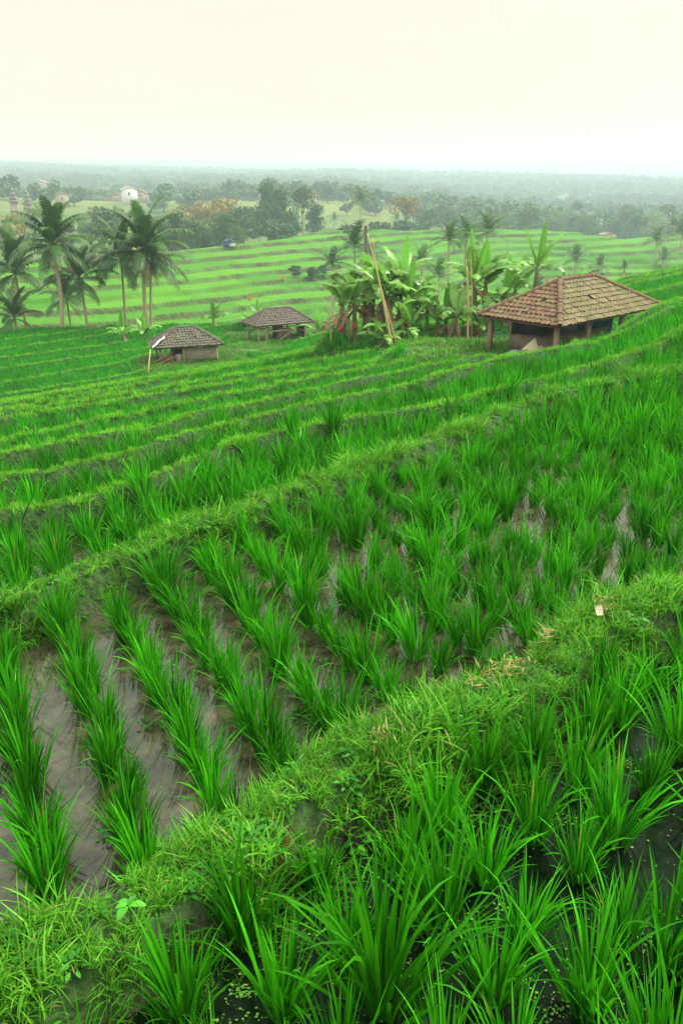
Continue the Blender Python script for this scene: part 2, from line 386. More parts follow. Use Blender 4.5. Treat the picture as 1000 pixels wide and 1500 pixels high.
def brow(v): return np.interp(v, [18, 28, 34, 46], [U_END, 42.5, 35, 28])      # where the hill breaks off towards the valley
def lift(v, u): return 0.035 * np.clip(v - 20, 0, 26) * smooth((u - 8) / 8) - 0.27 * np.clip(v - 46, 0, 60) - 0.55 * np.clip(u - brow(v), 0, 40)
def near_z(x, y, full=False):
    x = np.asarray(x, float); y = np.asarray(y, float); u, v = uv(x, y)
    z = np.full(u.shape, LEVEL[0] - 0.05); bank = np.zeros(u.shape); scarp = np.zeros(u.shape)
    best = None
    for k in range(NB):
        g = G(k, v); d = u - g
        z = np.where(d > 0, LEVEL[k + 1] - 0.05, z)
    lv = z.copy()
    for k in range(NB):
        g = G(k, v); wob = (0.03 * bump2(u * 3, v * 3, 1.1, k) + (0.022 * bump2(u, v, 11.0, 3.0) if k < 2 else 0)) if k < 4 else 0.0
        d = u - g + wob
        top = LEVEL[k] + (0.11 if k == 0 else 0.15 if k == 1 else 0.20 if k < 5 else 0.16) + 0.025 * bump2(u * 2, v * 2, 1.7, k + 3.0)
        w = BW[k]
        slope_out = 4.5 if k < NB - 1 else 1.2
        pr = top - np.clip(-w - d, 0, None) * (1.8 if k == 0 else 2.8) - np.clip(d - w, 0, None) * slope_out
        inb = pr > z
        z = np.maximum(z, pr)
        bank = np.where(inb & (np.abs(d) < w + (0.06 if k < 2 else 0.4)), 1.0, bank)
        scarp = np.where(inb & (np.abs(d) >= w + 0.06) & ((d > 0) | (k == 0)), 1.0 if k < 2 else 0.35, scarp)
    mud = (lv - z > -1e-6)
    z = z + np.where(mud, 0.014 * bump2(u * 5, v * 5, 1.3, 2.0) + 0.007 * bump2(u * 13, v * 13, 1.1, 5.0), 0)
    bank = np.where(u > 8.5, np.maximum(bank, 0.75), bank)
    z = z + lift(v, u)
    z = z + 0.33 * smooth((x - 0.285 * y) / 1.6) * smooth((y - 11) / 3.0) - 0.42 * np.exp(-((x - 4.1) / 1.5) ** 2 - ((y - 17.5) / 2.6) ** 2)
    lawn = np.zeros(u.shape)
    for (a, b, r, pz) in PADS:
        dd = np.hypot(x - a, y - b) / r; wgt = 1 - smooth((dd - 0.75) / 0.45)
        z = z * (1 - wgt) + pz * wgt; lawn = np.maximum(lawn, wgt)
    if full: return z, bank, scarp, lawn
    return z

# far side of the valley: stepped fields up to a crest, then wooded country to the horizon
CREST = ([-260, -80, -40, -24, -2.5, 15, 40, 53, 72, 120, 260], [70, 98, 110, 123, 160, 166, 176, 168, 182, 200, 215])
def far_z(x, y, full=False):
    x = np.asarray(x, float); y = np.asarray(y, float)
    w = y - 0.75 * x + 4.2 * np.sin(x / 17.0 + y / 40.0) + 1.7 * np.sin(x / 6.5 + 2.0 + y / 30.0) + 3.4 * np.sin(x / 33.0 - y / 21.0) + 0.5 * np.sin(x / 2.6 + y / 5.0) + 0.35 * np.sin(x / 1.1 - y / 3.0)
    gap = 6.6
    q = (w - 86) / gap + 0.30 * np.sin(w / 9.0 + x / 37.0) + 0.16 * np.sin(x / 11.0 + y / 15.0); st = np.floor(q); fr = q - st
    rise = 0.51
    wall = smooth((fr - 0.86) / 0.12)
    z1 = -13.2 + rise * np.clip(st + wall, 0, 60)
    sc = ((fr > 0.84) & (fr < 0.985) & (q > 0)).astype(float) * np.clip(0.95 + 0.7 * bump2(x, y + st * 17, 1 / 13.0, 2.0) + 0.3 * bump2(x, y, 1 / 2.5, 5.0), 0.0, 1.0)
    cr = np.interp(x, CREST[0], CREST[1]) + 2.0 * np.sin(x / 9.0)
    past = smooth((y - cr) / 18.0)
    side = np.clip((x - 5) / 120, 0, 1)                    # the ground beyond lies lower to the right
    z2 = -14.0 - 9.0 * side + 1.2 * np.sin(x / 31.0 + y / 53.0)
    # ridge with pale fields on the left
    z2 = z2 + 5.6 * np.exp(-((y - 345) / 60.0) ** 2) * smooth((50 - x) / 80.0)
    hill = smooth((y - 560) / 1300.0)
    ridge = -4.0 - 0.019 * np.clip(x, -800, 500) + 2.2 * np.sin(x / 150.0) + 1.2 * np.sin(x / 63.0 + 1)
    z2 = z2 + hill * (ridge + 14 + 9 * side) + smooth((y - 500) / 300) * 1.2 * np.sin(x / 140.0 + y / 230.0)
    z = z1 * (1 - past) + z2 * past
    if full: return z, sc * (1 - past), (np.sin(st * 12.9898 + np.floor((x + 0.4 * y) / 14.0 + st * 0.37) * 78.233) * 43758.5453) % 1.0, past
    return z
def ground(x, y): return np.maximum(near_z(x, y), far_z(x, y))
def hit(px, py, t0=2.0, t1=900.0):
    """the point of the ground that lies on the line of sight through a place in the photograph"""
    d = ray(px, py); t = np.concatenate([np.arange(t0, 60, 0.05), np.arange(60, t1, 0.3)])
    P = d[None, :] * t[:, None] + np.array([0, 0, CH]); g = ground(P[:, 0], P[:, 1])
    i = int(np.argmax(P[:, 2] < g)); p = P[i]
    return np.array([p[0], p[1], g[i]])
def onground(px, Y, py=430):
    p = atY(px, py, Y); return np.array([p[0], Y, float(ground(p[0], Y))])

def add_float(me, name, vals):
    a = me.attributes.new(name, 'FLOAT', 'POINT'); a.data.foreach_set('value', np.asarray(vals, np.float32).ravel())

def grid_obj(name, X, Y, Z, mat, attrs):
    r, c = X.shape; g = Geo(); idx = np.arange(r * c).reshape(r, c)
    Q = np.stack([idx[:-1, :-1], idx[:-1, 1:], idx[1:, 1:], idx[1:, :-1]], -1).reshape(-1, 4)[:, ::-1]
    g.add(np.stack([X, Y, Z], -1).reshape(-1, 3), Q, tint=0.5)
    me = g.mesh(name); me.materials.append(mat)
    for k, v in attrs.items(): add_float(me, k, v)
    return link(name, me)

# rows of the hill mesh follow the banks
vs = np.concatenate([np.arange(-60, -6, 1.5), np.arange(-6, 16, 0.07), np.arange(16, 40, 0.25), np.arange(40, 130, 1.2)])
rows = []
prev = np.full(vs.shape, -9.0)
for k in range(NB + 1):
    g = G(k, vs) if k < NB else np.full(vs.shape, U_END + 12.0)
    lo = prev + (0.34 if k else 0.0); hi = g - (0.30 if k < NB else 0)
    m = int(np.clip(np.mean(hi - lo) / (0.07 if k < 3 else 0.14 if k < 5 else 0.5), 2, 60))
    if k == 0:
        for f in np.concatenate([np.linspace(0, 0.7, 10), np.linspace(0.72, 1, 40)]): rows.append(lo + (hi - lo) * f)
    else:
        for f in np.linspace(0, 1, m): rows.append(lo + (hi - lo) * f)
    if k < NB:
        for o in ((-0.24, -0.20, -0.16, -0.12, -0.06, 0.0, 0.06, 0.12, 0.16, 0.20, 0.25, 0.30) if k < 5 else (-0.16, -0.08, 0, 0.08, 0.16, 0.24)): rows.append(g + o)
        prev = g
rows = np.array(rows)
Vg = np.broadcast_to(vs, rows.shape); Xg, Yg = xy(rows, Vg)
Zg, bk, scp, lw = near_z(Xg, Yg, True)
kind(grid_obj('terraced_hill', Xg, Yg, Zg, M['soil'], {'bank': bk, 'scarp': scp, 'lawn': lw}), 'structure')

ys = np.concatenate([np.arange(-60, 60, 6), np.arange(60, 215, 0.38), 215 * np.exp(np.linspace(0, math.log(4600 / 215), 200))])
ts = np.concatenate([np.linspace(-1.15, -0.40, 40)[:-1], np.linspace(-0.40, 0.40, 480), np.linspace(0.40, 1.15, 40)[1:]])
Yf, Tf = np.meshgrid(ys, ts, indexing='ij'); Xf = Tf * (np.abs(Yf) + 50)
Zf, sc, fld, past = far_z(Xf, Yf, True)
Zf = np.where(Yf < 60, -14.2, Zf)
kind(grid_obj('valley_ground', Xf, Yf, Zf, M['valley'], {'scarp': sc, 'field': fld, 'scrub': past}), 'structure')

# water standing in the paddies: one sheet for each terrace
for k in range(0, 9):
    v = np.arange(-14, 34 if k < 4 else 17, 0.25)
    a = G(k - 1, v) + 0.12 if k else np.full(v.shape, -9.0)
    b = G(k, v) - 0.10
    fr = np.linspace(0, 1, 6)[:, None]
    Ug = a + (b - a) * fr; Vv = np.broadcast_to(v, Ug.shape); X, Y = xy(Ug, Vv)
    Z = np.full(X.shape, LEVEL[k] - 0.030 if k else -0.025) + (lift(Vv, Ug) - 0.42 * np.exp(-((X - 4.1) / 1.5) ** 2 - ((Y - 17.5) / 2.6) ** 2) + 0.33 * smooth((X - 0.285 * Y) / 1.6) * smooth((Y - 11) / 3.0))
    kind(grid_obj('water', X, Y, Z, M['water_dark'] if k == 0 else M['water_mud'], {}), 'structure')

# ------------------------------------------------------------------ blades of rice and grass
def blade_arrays(base, az, th0, kap, L, W, seg, twist, power=1.6):
    n = len(az); s = np.linspace(0, 1, seg + 1)
    th = th0[:, None] + kap[:, None] * s[None, :] ** power
    ds = (L / seg)[:, None]
    dx = np.sin(th) * ds; dz = np.cos(th) * ds
    r = np.concatenate([np.zeros((n, 1)), np.cumsum((dx[:, :-1] + dx[:, 1:]) / 2, 1)], 1)
    h = np.concatenate([np.zeros((n, 1)), np.cumsum((dz[:, :-1] + dz[:, 1:]) / 2, 1)], 1)
    ca, sa = np.cos(az)[:, None], np.sin(az)[:, None]
    C = np.stack([base[:, 0:1] + ca * r, base[:, 1:2] + sa * r, base[:, 2:3] + h], -1)
    sz = az + math.pi / 2 + twist
    side = np.stack([np.cos(sz), np.sin(sz), 0.25 * np.sin(twist * 2)], -1)[:, None, :]
    prof = np.clip(0.45 + s * 2.2, 0, 1) * np.clip(1 - s ** 2.4, 0, 1)
    wd = (W[:, None] * prof[None, :] / 2)[:, :, None]
    A = C - side * wd; B = C + side * wd
    V = np.empty((n, seg * 2 + 1, 3))
    V[:, 0:2 * seg:2] = A[:, :seg]; V[:, 1:2 * seg:2] = B[:, :seg]; V[:, 2 * seg] = C[:, seg]
    off = (np.arange(n) * (seg * 2 + 1))[:, None, None]
    q = np.array([[2 * i, 2 * i + 1, 2 * i + 3, 2 * i + 2] for i in range(seg - 1)], int).reshape(-1, 4)
    Q = (q[None] + off).reshape(-1, 4)
    T = (np.array([[2 * seg - 2, 2 * seg - 1, 2 * seg]])[None] + off).reshape(-1, 3)
    return V.reshape(-1, 3), Q, T
def add_blades(g, base, az, th0, kap, L, W, seg, twist, tint, power=1.6):
    V, Q, T = blade_arrays(base, az, th0, kap, L, W, seg, twist, power)
    n0 = g.n; g.V.append(V); g.n += len(V)
    if len(Q): g.Q.append(Q + n0); g.tq.append(np.repeat(tint, seg - 1))
    g.T.append(T + n0); g.tt.append(np.asarray(tint, float))
def rice_mesh(name, n_till, per, seg, wmul=1.0, seed=0, H=1.0):
    r = np.random.default_rng(seed); g = Geo()
    n = n_till * per
    taz = r.uniform(0, 2 * math.pi, n_till); tth = np.abs(r.normal(0, 0.135, n_till)) + 0.02; trad = r.uniform(0.004, 0.034, n_till)
    ti = np.repeat(np.arange(n_till), per)
    hs = r.uniform(0.0, 0.17, n)
    hs[::per] = 0.0
    az = taz[ti] + r.normal(0, 0.5, n)
    base = np.stack([np.cos(taz[ti]) * (trad[ti] + np.sin(tth[ti]) * hs), np.sin(taz[ti]) * (trad[ti] + np.sin(tth[ti]) * hs), hs * np.cos(tth[ti]) - 0.05], -1)
    th0 = tth[ti] + r.uniform(0.0, 0.20, n)
    kap = np.abs(r.normal(0.10, 0.35, n)); far = r.random(n) < 0.12; kap[far] += r.uniform(0.5, 1.3, far.sum())
    L = r.uniform(0.20, 0.37, n) * H
    W = r.uniform(0.0075, 0.0125, n) * wmul
    tint = np.clip(r.normal(0.5, 0.24, n), 0, 0.985); tint[r.random(n) < 0.006] = 1.0
    add_blades(g, base, az, th0, kap, L, W, seg, r.normal(0, 0.5, n), tint)
    me = g.mesh(name); return me
def grass_mesh(name, n, rad, lo, hi, wmul=1.0, seg=3, seed=0, arch=1.0):
    r = np.random.default_rng(seed); g = Geo()
    rr = rad * np.sqrt(r.random(n)); pa = r.uniform(0, 2 * math.pi, n)
    base = np.stack([rr * np.cos(pa), rr * np.sin(pa), np.full(n, -0.012)], -1)
    az = r.uniform(0, 2 * math.pi, n); th0 = r.uniform(0.05, 0.7, n); kap = r.uniform(0.2, 1.7, n) * arch
    L = r.uniform(lo, hi, n); W = r.uniform(0.004, 0.009, n) * wmul
    add_blades(g, base, az, th0, kap, L, W, seg, r.normal(0, 0.5, n), np.clip(r.random(n), 0, 1), 1.2)
    return g.mesh(name)
def weed_mesh(name, n, size, seed=0):
    r = np.random.default_rng(seed); g = Geo()
    for i in range(n):
        az = r.uniform(0, 6.28); el = r.uniform(0.2, 1.0); L = size * r.uniform(0.6, 1.2); w = L * 0.42
        st = np.array([0, 0, 0.0]) + np.array([math.cos(az), math.sin(az), 0]) * size * r.uniform(0.1, 0.8) + np.array([0, 0, size * r.uniform(0.2, 1.0)])
        d = np.array([math.cos(az) * math.cos(el * .6), math.sin(az) * math.cos(el * .6), math.sin(el * .6) * .6]); s = np.array([-math.sin(az), math.cos(az), 0])
        P = [st, st + d * L * .35 + s * w * .5, st + d * L * .35 - s * w * .5, st + d * L * .72 + s * w * .36 - [0, 0, L * .06], st + d * L * .72 - s * w * .36 - [0, 0, L * .06], st + d * L - [0, 0, L * .18], st + d * L * .4 + [0, 0, -.04 * L]]
        g.add(P, [[6, 1, 3, 5], [6, 5, 4, 2]], [[0, 1, 6], [0, 6, 2]], tint=r.random())
        g.tube([np.array([0, 0, -.01]), st * .6, st], [size * .03, size * .02, size * .015], 4, False, 0.3)
    return g.mesh(name)

def weeded(me): me.materials.append(M['weed']); return me
def proto_collection(name, meshes, mat):
    c = bpy.data.collections.new(name)
    for i, me in enumerate(meshes):
        if not me.materials: me.materials.append(mat)
        o = bpy.data.objects.new('%s_shape' % name, me); c.objects.link(o)
    return c
def scatter(name, coll, P, rz, scl, lean=None, label=None):
    """one object of uncountable plants: a point mesh that carries one clump at each point"""
    n = len(P); me = bpy.data.meshes.new(name)
    me.vertices.add(n); me.vertices.foreach_set('co', np.asarray(P, np.float32).ravel())
    rot = np.zeros((n, 3), np.float32); rot[:, 2] = rz
    if lean is not None: rot[:, 0:2] = lean
    a = me.attributes.new('rot', 'FLOAT_VECTOR', 'POINT'); a.data.foreach_set('vector', rot.ravel())
    s = np.asarray(scl, np.float32); s = np.stack([s, s, s], -1) if s.ndim == 1 else s
    a = me.attributes.new('scl', 'FLOAT_VECTOR', 'POINT'); a.data.foreach_set('vector', s.astype(np.float32).ravel())
    a = me.attributes.new('pick', 'INT', 'POINT'); a.data.foreach_set('value', rng.integers(0, len(coll.objects), n).astype(np.int32))
    o = link(name, me)
    ng = bpy.data.node_groups.new(name, 'GeometryNodeTree')
    ng.interface.new_socket('Geometry', in_out='INPUT', socket_type='NodeSocketGeometry')
    ng.interface.new_socket('Geometry', in_out='OUTPUT', socket_type='NodeSocketGeometry')
    gi = ng.nodes.new('NodeGroupInput'); go = ng.nodes.new('NodeGroupOutput'); ip = ng.nodes.new('GeometryNodeInstanceOnPoints')
    ci = ng.nodes.new('GeometryNodeCollectionInfo'); ci.inputs['Collection'].default_value = coll
    ci.inputs['Separate Children'].default_value = True; ci.inputs['Reset Children'].default_value = True
    ip.inputs['Pick Instance'].default_value = True
    def na(nm, ty):
        q = ng.nodes.new('GeometryNodeInputNamedAttribute'); q.data_type = ty; q.inputs['Name'].default_value = nm; return q.outputs['Attribute']
    L = ng.links.new
    L(gi.outputs[0], ip.inputs['Points']); L(ci.outputs[0], ip.inputs['Instance'])
    L(na('pick', 'INT'), ip.inputs['Instance Index']); L(na('rot', 'FLOAT_VECTOR'), ip.inputs['Rotation']); L(na('scl', 'FLOAT_VECTOR'), ip.inputs['Scale'])
    L(ip.outputs[0], go.inputs[0])
    md = o.modifiers.new('plants', 'NODES'); md.node_group = ng
    kind(o, 'stuff')
    if label: o['label'] = label
    return o

# ------------------------------------------------------------------ rice
NEAR = [rice_mesh('rice_clump', 21, 5, 6, 1.12, 100 + i, 1.05) for i in range(9)]
for me in NEAR: me.materials.append(M['rice'])
MID = proto_collection('rice_mid', [rice_mesh('rice_mid', 20, 4, 4, 1.25, 200 + i) for i in range(7)], M['rice'])
FAR = proto_collection('rice_far', [rice_mesh('rice_far', 14, 3, 2, 2.1, 300 + i) for i in range(6)], M['rice_far'])

ra = R(90 + 25.5); rd = np.array([math.cos(ra), math.sin(ra)]); qd = np.array([math.cos(ra - math.pi / 2), math.sin(ra - math.pi / 2)])
def lattice(k, du, dv, off, jit, vmin, vmax, umax=None):
    """planting rows run across the terrace"""
    I, J = np.meshgrid(np.arange(-900, 900), np.arange(-600, 900), indexing='ij')
    p = I.ravel() * du + off; q = J.ravel() * dv + (I.ravel() % 2) * 0.3 * dv
    m = (np.abs(p) < 95) & (np.abs(q) < 95); p, q = p[m], q[m]
    x = p * qd[0] + q * rd[0]; y = p * qd[1] + q * rd[1]
    return x, y
def in_view(x, y, z, mx=0.10, my=0.16):
    dz = z - CH; f = y * cp - dz * sp; up = y * sp + dz * cp
    with np.errstate(divide='ignore', invalid='ignore'):
        a = x / f; b = up / f
    return (f > 0.4) & (np.abs(a) < 0.4006 + mx) & (b > -0.601 - my)

def paddy_points(k, du, dv, off, jit):
    x, y = lattice(k, du, dv, off, jit, 0, 0)
    u, v = uv(x, y)
    m = (v > -20) & (v < 60) & (u > -4) & (u < U_END)
    x, y, u, v = x[m], y[m], u[m], v[m]
    lo = G(k - 1, v) + BW[k - 1] + (0.20 if k == 1 else 0.10) if k else np.full(v.shape, -4.0)
    hi = G(k, v) - BW[k] - (0.05 if k == 0 else 0.07) if k < NB else np.full(v.shape, U_END)
    m = (u > lo) & (u < hi) & (u < brow(v) + 2.0)
    x, y = x[m], y[m]
    jit = jit * np.ones(len(x))
    x = x + rng.normal(0, 1, len(x)) * jit; y = y + rng.normal(0, 1, len(x)) * jit
    keep = np.ones(len(x), bool)
    for i_, (a, b, r, pz) in enumerate(PADS): keep &= np.hypot(x - a, y - b) > r * ((0.66 if 2 <= i_ <= 4 else 0.92) + 0.1 * np.sin(np.arctan2(y - b, x - a) * 5))
    keep &= rng.random(len(x)) > 0.03
    x, y = x[keep], y[keep]
    return x, y
pts_near = []
px_, py_ = paddy_points(0, 0.205, 0.185, 0.05, 0.022)
m = (py_ > 0.2) & (np.hypot(px_, py_) > 0.85); pA = np.stack([px_[m], py_[m], np.full(m.sum(), -0.055)], -1)
px_, py_ = paddy_points(1, 0.275, 0.142, 0.055, 0.015)
pB = np.stack([px_, py_, np.full(len(px_), LEVEL[1] - 0.06)], -1)
pA = pA[in_view(*pA.T, 0.75, 0.7)]; pB = pB[in_view(*pB.T, 0.75, 0.6)]
seenA, seenB = in_view(*pA.T, 0.10, 0.20), in_view(*pB.T, 0.06, 0.1)
restA, restB = pA[~seenA], pB[~seenB]; pA, pB = pA[seenA], pB[seenB]      # clumps just outside the frame join the mass
dA = np.hypot(pA[:, 0], pA[:, 1]); dB = np.hypot(pB[:, 0], pB[:, 1])
pA = pA[np.argsort(dA)]; pB = pB[np.argsort(dB)]
nA = min(len(pA), 150); nB = 300 - nA
riceA = 'green rice clump standing in the dark duckweed water of the nearest paddy'
riceB = 'green rice clump in the nearest rows of the brown muddy paddy beyond the wide bank'
for i, p in enumerate(list(pA[:nA]) + list(pB[:nB])):
    A = i < nA
    o = bpy.data.objects.new('rice_clump', NEAR[int(rng.integers(0, len(NEAR)))]); COL.objects.link(o)
    o.location = p; o.rotation_euler = (rng.normal(0, 0.05), rng.normal(0, 0.05), rng.uniform(0, 6.28))
    s = max(0.55, rng.normal(1.0, 0.14)) * (0.71 if A else 0.65); o.scale = (s, s, s * rng.uniform(0.92, 1.1))
    tag(o, riceA if A else riceB, 'rice plant', 'rice clumps of the nearest paddy' if A else 'rice clumps of the muddy paddy')
mids = [pA[nA:], pB[nB:], restA, restB]; fars = []
for k in range(2, NB):
    du, dv = (0.25, 0.145) if k < 8 else (0.24, 0.18)
    x, y = paddy_points(k, du, dv, rng.uniform(0, 0.2), 0.02)
    z = near_z(x, y); P = np.stack([x, y, z], -1); P = P[in_view(x, y, z, 0.35, 0.3)]
    P[:, 2] += -0.01
    d = np.hypot(P[:, 0], P[:, 1])
    mids.append(P[d < 13]); fars.append(P[d >= 13])
mids = np.concatenate(mids); fars = np.concatenate(fars)
scatter('rice', MID, mids, rng.uniform(0, 6.28, len(mids)), np.maximum(0.5, rng.normal(0.86, 0.11, len(mids))), rng.normal(0, 0.05, (len(mids), 2)), 'rice planted in rows across the nearer terraces')
sf = rng.normal(0.87, 0.08, len(fars)); 
scatter('rice', FAR, fars, rng.uniform(0, 6.28, len(fars)), np.stack([sf * 1.15, sf * 1.15, sf * (0.95 + 0.12 * bump2(fars[:, 0], fars[:, 1], 0.35, 1))], -1), rng.normal(0, 0.06, (len(fars), 2)), 'rice covering the terraces down to the huts')

# ------------------------------------------------------------------ grass on the banks
GR = proto_collection('bank_tuft', [grass_mesh('bank_tuft', 46, 0.07, 0.05, 0.15, 1.0, 4, 400 + i, 1.0) for i in range(6)] + [grass_mesh('bank_tuft', 24, 0.05, 0.09, 0.22, 1.05, 5, 420 + i, 1.1) for i in range(2)] + [weeded(weed_mesh('bank_weed', 14, 0.042, 430)), weeded(weed_mesh('bank_weed', 11, 0.05, 431))], M['grass'])
GR2 = proto_collection('bank_tuft_mid', [grass_mesh('bank_tuft_mid', 30, 0.085, 0.05, 0.14, 1.7, 2, 440 + i, 0.9) for i in range(5)], M['grass_pale'])
LW = proto_collection('lawn_tuft', [grass_mesh('lawn_tuft', 26, 0.20, 0.06, 0.14, 3.2, 2, 460 + i, 1.0) for i in range(5)], M['lawn'])
def bank_points(k, per_m2, v0, v1, over=0.05):
    w = BW[k] + over; n = int((v1 - v0) * 2 * w * per_m2)
    v = rng.uniform(v0, v1, n); d = rng.uniform(-w - (0.10 if k == 0 else 0.05 if k == 1 else 0.0), w + 0.03, n); u = G(k, v) + d
    x, y = xy(u, v); z = near_z(x, y); m = in_view(x, y, z, 0.5 if k > 1 else 0.9, 0.6)
    return np.stack([x, y, z], -1)[m]
for k, dens, v0, v1, c in ((0, 1500, -3, 7, GR), (1, 780, -4, 13, GR), (2, 620, -4, 16, GR2), (3, 520, -2, 20, GR2), (4, 460, -2, 22, GR2)):
    P = bank_points(k, dens, v0, v1, (0.06, 0.035, 0.02, 0.02, 0.02)[k])
    scatter('grass', c, P, rng.uniform(0, 6.28, len(P)), rng.uniform(0.35, 0.76, len(P)) * (1.0 if k < 2 else 0.75) * np.clip(0.95 + 0.55 * bump2(P[:, 0], P[:, 1], 7.0, k), 0.68, 1.5), rng.normal(0, 0.2, (len(P), 2)),
            ('grass on the wide bank beside the nearest paddy', 'grass on the second bank', 'grass on the third bank', 'grass on the fourth bank', 'grass on the fifth bank')[k])
P = np.concatenate([bank_points(k, 130, -10, 46, 0.02) for k in range(5, NB - 1)])
m = np.ones(len(P), bool)
scatter('grass', GR2, P, rng.uniform(0, 6.28, len(P)), rng.uniform(0.8, 1.5, len(P)), rng.normal(0, 0.2, (len(P), 2)), 'grass on the banks of the lower terraces')
L = []
for (a, b, r, pz) in PADS:
    n = int(r * r * 3.1 * 75); q = np.sqrt(rng.random(n)) * r * 1.1; t = rng.uniform(0, 6.28, n)
    x = a + q * np.cos(t); y = b + q * np.sin(t); L.append(np.stack([x, y, near_z(x, y)], -1))
L = np.concatenate(L)
scatter('grass', LW, L, rng.uniform(0, 6.28, len(L)), rng.uniform(0.5, 1.5, len(L)) * np.clip(0.9 + 0.6 * bump2(L[:, 0], L[:, 1], 2.1, 1.0), 0.35, 1.6), None, 'short pale grass round the huts')

# ------------------------------------------------------------------ small things on the near bank and in the near water
for nm, n, lab in (('duckweed', 15000, 'specks of pale duckweed floating on the dark water'),):
    g = Geo(); r = np.random.default_rng(5)
    dw = []
    while len(dw) < n:
        cx, cy_ = r.uniform(-0.9, 2.6), r.uniform(0.9, 3.6); u, v = uv(cx, cy_)
        if u > float(G(0, v)) - 0.20: continue
        m = int(r.integers(8, 60)); sx = r.uniform(0.012, 0.07)
        for _ in range(m): dw.append((cx + r.normal(0, sx), cy_ + r.normal(0, sx)))
    dw = np.array(dw[:n]); u, v = uv(dw[:, 0], dw[:, 1]); dw = dw[u < G(0, v) - 0.2]
    for x, y in dw:
        a = r.uniform(0, 6.28); s = 0.0009 + 0.0026 * r.random() ** 2.2; th = a + np.arange(6) / 6 * 2 * math.pi
        P = np.stack([x + s * np.cos(th) * 1.25, y + s * np.sin(th), np.full(6, -0.021) + r.uniform(0, 0.001)], -1)
        g.add(P, [[0, 1, 2, 3], [0, 3, 4, 5]], tint=r.random())
    o = g.obj('duckweed', M['duckweed']); kind(o, 'stuff'); o['label'] = lab
# weeds growing out of the mud of the brown paddy
WD = proto_collection('paddy_weed', [weed_mesh('paddy_weed', 9, 0.035, 470 + i) for i in range(3)] + [grass_mesh('paddy_weed', 12, 0.05, 0.03, 0.09, 1, 3, 480, 1.4)], M['weed'])
n = 520; v = rng.uniform(-1, 9, n); f = rng.random(n); u = G(0, v) + 0.3 + (G(1, v) - G(0, v) - 0.5) * f; x, y = xy(u, v)
P = np.stack([x, y, np.full(n, LEVEL[1] - 0.035)], -1); keep = bump2(x, y, 3.0, 4.0) > 0.0; P = P[keep]
scatter('weeds', WD, P, rng.uniform(0, 6.28, len(P)), rng.uniform(0.4, 1.1, len(P)), None, 'small weeds in the brown water between the rice rows')
# mats of cut dead grass on top of the wide bank
P = []
for px, py, s in ((735, 1000, 0.08), (700, 1016, 0.05), (790, 955, 0.045), (884, 912, 0.055), (560, 1098, 0.03)):
    c = hit(px, py); n = int(65 * s / 0.1)
    P.append(np.stack([c[0] + rng.normal(0, s * 0.6, n), c[1] + rng.normal(0, s * 0.5, n), np.full(n, c[2])], -1))
P = np.concatenate(P); P[:, 2] = near_z(P[:, 0], P[:, 1])
g = Geo(); n = len(P); r = np.random.default_rng(8)
base = P + np.stack([np.zeros(n), np.zeros(n), r.uniform(0.03, 0.075, n)], -1)
add_blades(g, base, r.uniform(0, 6.28, n), r.uniform(1.1, 1.6, n), r.uniform(-0.2, 0.6, n), r.uniform(0.02, 0.06, n), r.uniform(0.003, 0.006, n), 3, r.normal(0, 0.4, n), r.random(n))
o = g.obj('dead_grass', M['straw']); kind(o, 'stuff'); o['label'] = 'mats of cut straw coloured grass on the wide bank'

def leaf_blade(g, pts, w, tint, side=None, seg=None):
    pts = np.asarray(pts, float); m = len(pts); s = np.linspace(0, 1, m)
    d = np.gradient(pts, axis=0); d /= np.linalg.norm(d, axis=1)[:, None]
    sv = np.cross(d, [0, 0, 1.0]) if side is None else np.broadcast_to(side, d.shape)
    sv = sv / (np.linalg.norm(sv, axis=1)[:, None] + 1e-9)
    pr = (np.sin(np.clip(s * 0.93 + 0.07, 0, 1) * math.pi) ** 0.7 * w / 2)[:, None]
    up = np.cross(sv, d)
    V = np.stack([pts - sv * pr + up * pr * 0.35, pts, pts + sv * pr + up * pr * 0.35], 1).reshape(-1, 3)
    Q = []
    for i in range(m - 1): Q += [[3 * i, 3 * i + 1, 3 * i + 4, 3 * i + 3], [3 * i + 1, 3 * i + 2, 3 * i + 5, 3 * i + 4]]
    g.add(V, Q, tint=tint)

# broad leaved seedling on the edge of the wide bank
c = hit(200, 1425); t = thing('seedling', 'small seedling with smooth oval leaves on the edge of the wide bank', 'seedling', c)
g = Geo(); g.tube([(0, 0, -0.02), (0.004, 0, 0.03), (0.0, 0.003, 0.055)], [0.0025, 0.002, 0.0015], 6); g.obj('stem', M['weed'], t)
for a, L_, el in ((0.2, 0.036, 0.1), (2.4, 0.034, 0.0), (4.3, 0.036, 0.15), (1.2, 0.026, 0.5), (3.4, 0.025, 0.5)):
    g = Geo(); s = np.linspace(0, 1, 7); d = np.array([math.cos(a), math.sin(a)])
    leaf_blade(g, np.stack([d[0] * (0.004 + L_ * s), d[1] * (0.004 + L_ * s), 0.052 + L_ * s * el - 0.012 * s ** 2], -1), L_ * 0.55, 0.95); g.obj('leaf', M['weed'], t)
